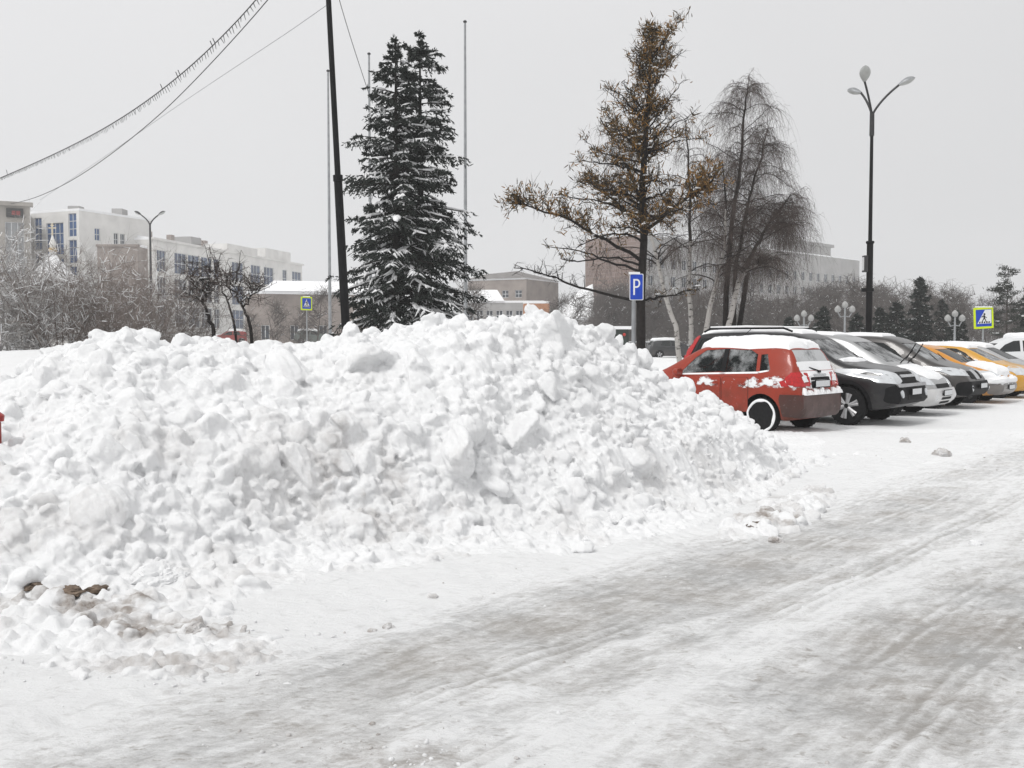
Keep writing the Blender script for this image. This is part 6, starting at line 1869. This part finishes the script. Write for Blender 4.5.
# kiosk
p = at(612, 330, 66)
t = empty('kiosk', (p.x, 66, 0), .1, 'small dark green kiosk with a red lamp beyond the end of the heap', 'kiosk')
mb = MB(); mb.box((0, 0, 1.15), (1.9, 1.6, 2.3)); mb.build('wall', mat('kiosk_dark', (0.025, 0.035, 0.03), .6, noise=(3, .3)), t)
mb = MB(); mb.box((-.45, -.83, 2.0), (.6, .06, .28)); mb.build('sign_panel', mat('kiosk_green', (0.05, 0.30, 0.07), .5, noise=(6, .2)), t)
mb = MB(); mb.lathe([(.0, -.93), (.09, -.9), (.11, -.82)], (.65, 0, 1.95), 12, 'y'); mb.build('lamp', mat('kiosk_red', (0.5, 0.04, 0.03), .4, noise=(9, .2)), t, True)
mb = MB(); mb.box((0, 0, 2.4), (2.2, 1.9, .2)); mb.build('snow_cover', M['snow_soft'], t)
# low barrier
t = empty('fence', (4.5, 88, 0), .05, 'long low dark metal fence with snow on its rails behind the larch', 'fence')
for k in range(12): mb = MB(); mb.box((k * 1.6, 0, .65), (.08, .08, 1.5)); mb.build('post', M['dark_grey'], t)
for z in (.5, .95, 1.35): mb = MB(); mb.box((8.8, 0.06, z), (17.8, .05, .09)); mb.build('rail', M['dark_grey'], t)
mb = MB(); mb.box((8.8, .06, 1.43), (17.8, .09, .07)); mb.build('snow_cover', M['snow_soft'], t)

# ================================================================ poles, lamps, signs, wires
pb, pt_ = at(350, 331, 20.5), at(323.5, -95, 20.5)
t = empty('utility_pole', (pb.x, 20.5, 0), 0, 'tall black steel pole leaning slightly in front of the spruces', 'pole')
A = np.array([0, 0, 0.0]); Bv = np.array([pt_.x - pb.x, 0, pt_.z]); sl = lambda z: A + (Bv - A) * ((z - pb.z) / (pt_.z - pb.z))
mb = MB(); mb.tube([sl(0), sl(at(0, 131, 20.5).z)], [.095, .085], 12); mb.build('lower_shaft', M['black_metal'], t, True, 40)
mb = MB(); mb.tube([sl(at(0, 131, 20.5).z - .05), sl(pt_.z)], [.062, .05], 12); mb.build('upper_shaft', M['black_metal'], t, True, 40)
mb = MB(); mb.tube([sl(0), sl(at(0, 306, 20.5).z)], .13, 12); mb.build('sleeve', M['black_metal'], t, True, 40)
mb = MB(); mb.tube([sl(at(0, 134, 20.5).z), sl(at(0, 129, 20.5).z)], .10, 12); mb.build('collar', M['black_metal'], t, True, 40)
mb = MB(); mb.tube([sl(pt_.z - .1) + (-.35, 0, 0), sl(pt_.z - .1) + (.35, 0, 0)], .03, 8); mb.build('cross_arm', M['black_metal'], t)
mb = MB(); mb.lathe([(.05, 0), (.14, .01), (.13, .06), (.03, .10)], sl(at(0, 306, 20.5).z), 10); mb.build('snow_cap', M['snow_soft'], t, True)

for px, py, Y, lab in ((465, 23, 43, 'tall thin grey flagpole past the right side of the spruces'), (328, 72, 50, 'tall thin grey flagpole left of the leaning pole'), (369, 55, 47, 'thin grey flagpole whose tip stands just left of the spruce tops')):
    q = at(px, py, Y); t = empty('flagpole', (q.x, Y, 0), 0, lab, 'flagpole', 'bare flagpoles around the spruces')
    mb = MB(); mb.tube([(0, 0, 0), (0, 0, q.z * .5), (0, 0, q.z)], [.085, .07, .045], 8); mb.build('shaft', M['grey_metal'], t, True, 40)
    mb = MB(); mb.lathe([(0, -.02), (.08, .03), (.08, .08), (0, .13)], (0, 0, q.z), 10); mb.build('finial', M['dark_grey'], t, True)


def lamp_head(t, base, d, L, m, lens_m, drop=0.0):
    """egg shaped lantern at the end of an arm"""
    d = unit(np.array(d, float)); s = unit(np.cross(d, (0, 0, 1))); u = np.cross(s, d)
    for lo, name, mt in ((False, 'lantern', m), (True, 'lens', lens_m)):
        V = []; n = 10; k = 12
        for i in range(n):
            f = i / (n - 1); r = (0.05 + .95 * math.sin(PI * min(1, f * .9 + .1)) ** .8) * L * .34 * (0.55 + .6 * f)
            for j in range(k):
                a = PI * j / (k - 1) * (-1 if lo else 1)
                V.append(np.array(base) + d * L * f + s * r * math.cos(a) + u * r * math.sin(a) * (.55 if lo else .75))
        F = [(i * k + j, i * k + j + 1, (i + 1) * k + j + 1, (i + 1) * k + j) for i in range(n - 1) for j in range(k - 1)]
        mb = MB(); mb.add(V, F); mb.build(name, mt, t, True)


M['lens_milky'] = mat('lens_milky', (0.42, 0.43, 0.42), .3, noise=(6, .1))
Y = 32.0; q = at(870, 250, Y); bx = q.x
t = empty('street_lamp', (bx, Y, 0), 0, 'tall black street lamp with three egg shaped heads behind the parked cars', 'street lamp')
zt = at(0, 112, Y).z; zm = at(0, 243, Y).z
mb = MB(); mb.tube([(0, 0, 0), (0, 0, zm)], [.11, .10], 12); mb.build('lower_shaft', M['black_metal'], t, True, 40)
mb = MB(); mb.tube([(0, 0, zm - .02), (0, 0, zt - .7)], [.062, .05], 10); mb.build('upper_shaft', M['black_metal'], t, True, 40)
mb = MB(); mb.tube([(0, 0, zt - .75), (0, 0, zt)], [.075, .07], 10); mb.build('bracket', M['dark_grey'], t, True, 40)
W = lambda px, py, dy: np.array(at(px, py, Y + dy)) - np.array([bx, Y, 0])
for e, mid, hd, m in (((899, 85), (880, 100), (1, .0, .45), M['grey_metal']), ((864.5, 81), (869, 97), (-.28, -1.0, .9), M['dark_grey']), ((861, 93), (868, 101), (-.6, .9, .4), M['grey_metal'])):
    dy = 0 if hd[1] == 0 else (-.5 if hd[1] < 0 else .6)
    mb = MB(); P0 = np.array([0, 0, zt - .1]); P1 = W(*mid, dy * .4); P2 = W(*e, dy)
    u = np.linspace(0, 1, 9)[:, None]; mb.tube((1 - u) ** 2 * P0 + 2 * u * (1 - u) * P1 + u ** 2 * P2, .035, 8); a = mb.build('arm', M['dark_grey'], t, True)
    lamp_head(t, P2 - unit(np.array(hd)) * .02, hd, .58, m, M['lens_milky'])
mb = MB(); mb.box((-.17, -.06, at(0, 264, Y).z), (.12, .22, .52)); mb.build('control_box', M['dark_grey'], t)
mb = MB(); mb.box((-.235, -.06, at(0, 264, Y).z), (.012, .16, .42)); mb.build('box_plate', M['white_plastic'], t)
mb = MB(); mb.lathe([(.15, -.05), (.15, .05)], (0, 0, at(0, 290, Y).z), 12); mb.box((-.18, 0, at(0, 290, Y).z), (.14, .08, .12)); mb.build('clamp', M['black_metal'], t)
mb = MB(); mb.lathe([(.12, -.02), (.135, .02), (.12, .06)], (0, 0, zm), 12); mb.build('collar', M['black_metal'], t)
# twin armed lamp on the left
Y = 75.0; q = at(150, 225, Y); t = empty('street_lamp', (q.x, Y, 0), 0, 'far grey street lamp with two arms above the brown shrubs', 'street lamp')
mb = MB(); mb.tube([(0, 0, 0), (0, 0, q.z)], [.13, .07], 8); mb.build('shaft', M['dark_grey'], t, True, 40)
for s in (-1, 1):
    mb = MB(); P2 = np.array([s * .62, 0, q.z + .72]); P1 = np.array([s * .08, 0, q.z + .35]); P0 = np.array([0, 0, q.z - .05]); u = np.linspace(0, 1, 7)[:, None]
    mb.tube((1 - u) ** 2 * P0 + 2 * u * (1 - u) * P1 + u ** 2 * P2, .05, 6); mb.build('arm', M['dark_grey'], t, True)
    lamp_head(t, P2, (s, 0, .55), .62, M['dark_grey'], M['lens_milky'])
# globe candelabra
M['globe'] = mat('globe_milky', (0.34, 0.34, 0.335), .25, noise=(5, .06))
for px, py, Y, lab in ((845, 307, 50, 'three globe park lamp behind the silver people carrier'), (804, 316, 52, 'small globe park lamp at the edge of the weeping birch'), (955, 316, 50, 'globe park lamp with snow, beyond the tall slim spruce')):
    q = at(px, py, Y); t = empty('park_lamp', (q.x, Y, 0), 0, lab, 'park lamp', 'white globe park lamps')
    mb = MB(); mb.tube([(0, 0, 0), (0, 0, .8), (0, 0, q.z + .1)], [.10, .06, .045], 8); mb.build('shaft', M['grey_metal'], t, True, 40)
    for k, (dx, dz) in enumerate(((-.36, -.12), (.36, -.12), (0, .10))):
        mb = MB(); mb.tube([(0, 0, q.z - .45), (dx * .6, 0, q.z - .50), (dx, 0, q.z + dz - .12)], .03, 6); mb.build('arm', M['grey_metal'], t, True)
        mb = MB(); mb.lathe([(.05, -.15), (.13, -.10), (.165, .0), (.13, .10), (.05, .18), (0, .20)], (dx, 0, q.z + dz), 12); mb.build('globe', M['globe'], t, True)

M['sign_blue'] = mat('sign_blue', (0.012, 0.055, 0.42), .4, noise=(8, .08))
M['sign_white'] = mat('sign_white', (0.74, 0.75, 0.76), .4, noise=(8, .04))
M['sign_yellow'] = mat('sign_yellow', (0.60, 0.75, 0.01), .45, noise=(8, .05))
M['sign_black'] = mat('sign_black', (0.012, 0.012, 0.012), .5, noise=(8, .2))
# parking sign (a board seen a little from the side)
Y = 24.0; q = at(636.5, 287, Y)
t = empty('parking_sign', (q.x, Y, 0), 0, 'blue parking sign with a white letter P on a grey post beside the larch', 'sign')
mb = MB(); mb.tube([(-.06, .05, 0), (-.06, .05, q.z + .28)], .05, 10); mb.build('post', M['grey_metal'], t, True, 40)
b = empty('board', (0, 0, q.z), R(-10)); b.parent = t
sc = .62 / .62
mb = MB(); mb.prism(rect(-.165, -.315, .165, .315, .03), -.012, .012, 'y'); bd = mb.build('board_rim', M['sign_white'], b)
mb = MB(); mb.prism(rect(-.148, -.298, .148, .298, .025), -.018, -.0125, 'y'); mb.build('panel', M['sign_blue'], b)
mb = MB(); mb.prism(rect(-.075, -.19, -.035, .19, 0), -.024, -.0185, 'y')
o_, i_ = [], []
for k in range(13):
    a = R(90 - 15 * k); o_.append((.005 + .085 * math.cos(a), .085 + .105 * math.sin(a))); i_.append((.005 + .047 * math.cos(a), .085 + .067 * math.sin(a)))
for k in range(12): mb.prism([o_[k], o_[k + 1], i_[k + 1], i_[k]], -.024, -.0185, 'y')
for z0, z1 in ((.152, .19), (-.02, .018)): mb.prism(rect(-.035, z0, .006, z1), -.0239, -.0186, 'y')
mb.build('letter', M['sign_white'], b)
mb = MB(); mb.box((-.05, .03, q.z + .33), (.26, .10, .05)); mb.build('snow_cover', M['snow_soft'], t)


def crossing_sign(px, py, Y, w, h, turn, roll, label, post_dx=0.0):
    q = at(px, py, Y); t = empty('crossing_sign', (q.x, Y, 0), 0, label, 'sign', 'pedestrian crossing signs')
    mb = MB(); mb.tube([(post_dx, .06, 0), (post_dx, .06, q.z + h * .45)], .035, 8); mb.build('post', M['grey_metal'], t, True, 40)
    b = empty('board', (0, 0, q.z), 0); b.rotation_euler = (0, R(roll), R(turn)); b.parent = t
    k = w / .9; r = h / w
    S_ = lambda pts: [(x * k, z * k * r) for x, z in pts]
    mb = MB(); mb.prism(S_(rect(-.45, -.45, .45, .45, .03)), -.012, .012, 'y'); mb.build('border', M['sign_yellow'], b)
    mb = MB(); mb.prism(S_(rect(-.36, -.36, .36, .36, .02)), -.017, -.0125, 'y'); mb.build('panel', M['sign_blue'], b)
    mb = MB(); mb.prism(S_([(-.30, -.24), (.30, -.24), (.34, -.20), (.34, .34), (.06, .34)] if w > .7 and turn < 20 else [(-.27, -.24), (.27, -.24), (0, .29)]), -.022, -.0175, 'y'); mb.build('triangle', M['sign_white'], b)
    mb = MB()
    for x in (-.20, -.09, .02, .13, .23): mb.prism(S_([(x - .035, -.225), (x + .03, -.225), (x + .045, -.15), (x - .015, -.15)]), -.027, -.0225, 'y')
    mb.prism(S_(circ(.03, .16, .045, 10)), -.0272, -.0226, 'y')
    for poly in ([(-.02, .11), (.05, .11), (.06, -.03), (-.02, -.03)], [(-.02, -.02), (.03, -.02), (-.08, -.17), (-.12, -.17)], [(.01, -.02), (.06, -.02), (.13, -.17), (.09, -.17)], [(.04, .10), (.06, .07), (.14, .01), (.12, -.01), (.04, .05)], [(-.02, .10), (-.03, .06), (-.10, .02), (-.11, .05), (-.04, .11)]):
        mb.prism(S_(poly), -.0274, -.0227, 'y')
    mb.build('pictogram', M['sign_black'], b)
    mb = MB(); mb.box((0, .0, q.z + h * .5 + .02), (w * .8 * abs(math.cos(R(turn))), .05, .04)); mb.build('snow_cover', M['snow_soft'], t)


crossing_sign(983.5, 318, 38, .80, .80, 8, -3, 'yellow rimmed pedestrian crossing sign above the orange and yellow cars', 0.02)
crossing_sign(306.5, 303.5, 60, .80, .80, 48, 0, 'small yellow rimmed pedestrian crossing sign left of the spruces', 0.0)

# wires
topw = np.array([pt_.x, 20.5, pt_.z - .1])


def wire(name, label, pts, A, B, r, mat_, cat='cable', smooth=40):
    """cable through image sightings, laid out along the straight plan line from A to B"""
    f = Facade((A[0], A[1]), (B[0], B[1])); P = []
    pts = np.array(pts, float); kk = np.linspace(0, 1, len(pts))
    dense = np.linspace(0, 1, smooth)
    X = np.interp(dense, kk, pts[:, 0]); Yp = np.interp(dense, kk, pts[:, 1])
    for _ in range(6):
        X[1:-1] = .25 * X[:-2] + .5 * X[1:-1] + .25 * X[2:]; Yp[1:-1] = .25 * Yp[:-2] + .5 * Yp[1:-1] + .25 * Yp[2:]
    for x, y in zip(X, Yp):
        u = f.u_of(x); g = f.pt(u, 0, 0); P.append(np.array(at(x, y, g[1])))
    t = empty(name, tuple(P[0]), 0, label, cat)
    P = np.array(P); L_ = np.linalg.norm(P[:, :2] - P[0, :2], axis=1)
    mb = MB(); mb.tube(P - P[0], r * (0.75 + 1.6 * np.clip((P[:, 1] - 20) / 100, 0, 1)), 5); mb.build('strand', mat_, t)
    return t, P


tw = (-61.7, 123.0); tw2 = (-70.4, 119.5)
wire('cable', 'dark cable hanging in a curve from the leaning pole to the tower roof', [(10, 204), (35, 199), (75, 180), (120, 148), (165, 111), (205, 70), (240, 32), (268, 0), (300, -40), (323.5, -92)], tw, topw, .016, M['dark_grey'])
wire('thin_cable', 'thin pale cable running straight from the leaning pole to the tower', [(40, 200), (100, 160), (180, 104), (240, 64), (290, 31), (327, 5)], (-58.8, 123.4), (at(327, 5, 20.5).x, 20.5), .009, M['grey_metal'])
t, P = wire('garland', 'light garland cable with a fringe of icicle lamps across the upper left sky', [(-60, 202), (-30, 191), (0, 178), (40, 161), (80, 142), (120, 120), (160, 92), (195, 63), (225, 34), (255, 2), (285, -36), (323.5, -90)], tw2, topw, .018, M['dark_grey'])
mb = MB(); rng = np.random.RandomState(2); rel = P - P[0]
seg = np.concatenate([[0], np.cumsum(np.linalg.norm(np.diff(rel, axis=0), axis=1))]); s_ = 0.0
while s_ < seg[-1] - 2:
    p = np.array([np.interp(s_, seg, rel[:, i]) for i in range(3)]); yy = p[1] + P[0][1]
    k = yy / 45
    l_ = (.11 + .08 * rng.rand()) * max(1, k * .7)
    mb.tube([p, p + (rng.randn() * .02 + .05, 0, -l_)], [.011 * max(1, k), .006 * max(1, k)], 4)
    if rng.rand() < .04: mb.tube([p, p + (-.06, 0, .22 * k)], .012 * max(1, k), 4)
    s_ += .16 + .12 * k
fr = mb.build('icicle_lamps', M['dark_grey'], t); fr['kind'] = 'stuff'
wire('guy_wire', 'short dark wire running down from the leaning pole into the spruce', [(336, -12), (345, 20), (356, 55), (370, 97)], (at(336, -12, 20.5).x, 20.5), (at(370, 97, 31).x, 31), .010, M['dark_grey'], smooth=12)
# ================================================================ camera, light, sky, air
cam = bpy.data.cameras.new('camera'); co = bpy.data.objects.new('camera', cam); COL.objects.link(co)
cam.sensor_width = 36; cam.lens = 36 * FPX / 1024; cam.clip_end = 3000; cam.clip_start = 0.05
co.location = (0, 0, CAMH); co.rotation_euler = (PI / 2 - PITCH, 0, 0)
SC.camera = co

SUN_EL, SUN_AZ = 50.0, 225.0        # azimuth clockwise from +Y (ahead): behind the camera, to the left
sun = bpy.data.lights.new('sun', 'SUN'); so = bpy.data.objects.new('sun', sun); COL.objects.link(so)
sun.energy = SUN_E; sun.angle = R(14); sun.color = (1.0, 0.985, 0.96)
dirv = Vector((math.sin(R(SUN_AZ)) * math.cos(R(SUN_EL)), math.cos(R(SUN_AZ)) * math.cos(R(SUN_EL)), math.sin(R(SUN_EL))))
so.rotation_euler = dirv.to_track_quat('Z', 'Y').to_euler()
so.location = dirv * 60

w = bpy.data.worlds.new('World'); SC.world = w; w.use_nodes = True
nt = w.node_tree; N = nt.nodes; L = nt.links
bg = N['Background']; bg.inputs['Strength'].default_value = 0.1
sky = N.new('ShaderNodeTexSky'); sky.sky_type = 'NISHITA'; sky.sun_disc = False
sky.sun_elevation = R(SUN_EL); sky.sun_rotation = R(SUN_AZ); sky.dust_density = 4
hs = N.new('ShaderNodeHueSaturation'); hs.inputs['Saturation'].default_value = 0.08; L.new(sky.outputs[0], hs.inputs['Color'])
tc = N.new('ShaderNodeTexCoord'); sep = N.new('ShaderNodeSeparateXYZ'); L.new(tc.outputs['Generated'], sep.inputs[0])
# closed cloud cover: greyer near the horizon, brighter towards the zenith and a little towards the left where it is thinner
z = add_range(nt, sep.outputs['Z'], 0.0, 1.0)
cr = N.new('ShaderNodeValToRGB'); e = cr.color_ramp.elements
e[0].position = 0.0; e[0].color = (0.70, 0.705, 0.715, 1); e[1].position = 0.34; e[1].color = (0.80, 0.80, 0.81, 1)
e2 = cr.color_ramp.elements.new(1.0); e2.color = (1.0, 1.0, 1.0, 1)
L.new(z, cr.inputs[0])
side = add_range(nt, sep.outputs['X'], -0.5, 0.5, 1.03, 0.90)
cl = add_noise(nt, tc.outputs['Generated'], 1.6, 3)
amt = add_math(nt, 'MULTIPLY', side, add_range(nt, cl, 0.3, 0.7, 0.97, 1.03))
amt = add_math(nt, 'MULTIPLY', amt, 10 * SKY_GAIN)
vm = N.new('ShaderNodeVectorMath'); vm.operation = 'SCALE'; L.new(cr.outputs[0], vm.inputs[0]); L.new(amt, vm.inputs['Scale'])
L.new(add_mix(nt, 0.93, hs.outputs[0], vm.outputs[0]), bg.inputs['Color'])

if HAZE > 0:
    hm = MB(); hm.box((0, 0, 16), (672, 672, 34))
    m = bpy.data.materials.new('haze_air'); m.use_nodes = True
    n = m.node_tree.nodes; n.remove(n['Principled BSDF'])
    pv = n.new('ShaderNodeVolumePrincipled'); pv.inputs['Color'].default_value = (0.99, 0.992, 1.0, 1); pv.inputs['Density'].default_value = HAZE
    m.node_tree.links.new(pv.outputs[0], n['Material Output'].inputs['Volume'])
    ho = hm.build('haze', m); tag(ho, 'thin pale winter haze filling the air over the whole square', 'haze', kind='stuff')

SC.view_settings.view_transform = 'Standard'; SC.view_settings.look = 'None'
SC.view_settings.exposure = EXPO; SC.view_settings.gamma = 1.0; SC.view_settings.use_curve_mapping = False
cy = SC.cycles
cy.use_denoising = True; cy.denoiser = 'OPENIMAGEDENOISE'; cy.denoising_input_passes = 'RGB_ALBEDO_NORMAL'
cy.max_bounces = 6; cy.diffuse_bounces = 3; cy.glossy_bounces = 3; cy.transmission_bounces = 4; cy.transparent_max_bounces = 10; cy.volume_bounces = 2
cy.use_adaptive_sampling = True; cy.adaptive_threshold = 0.012
cy.use_light_tree = True
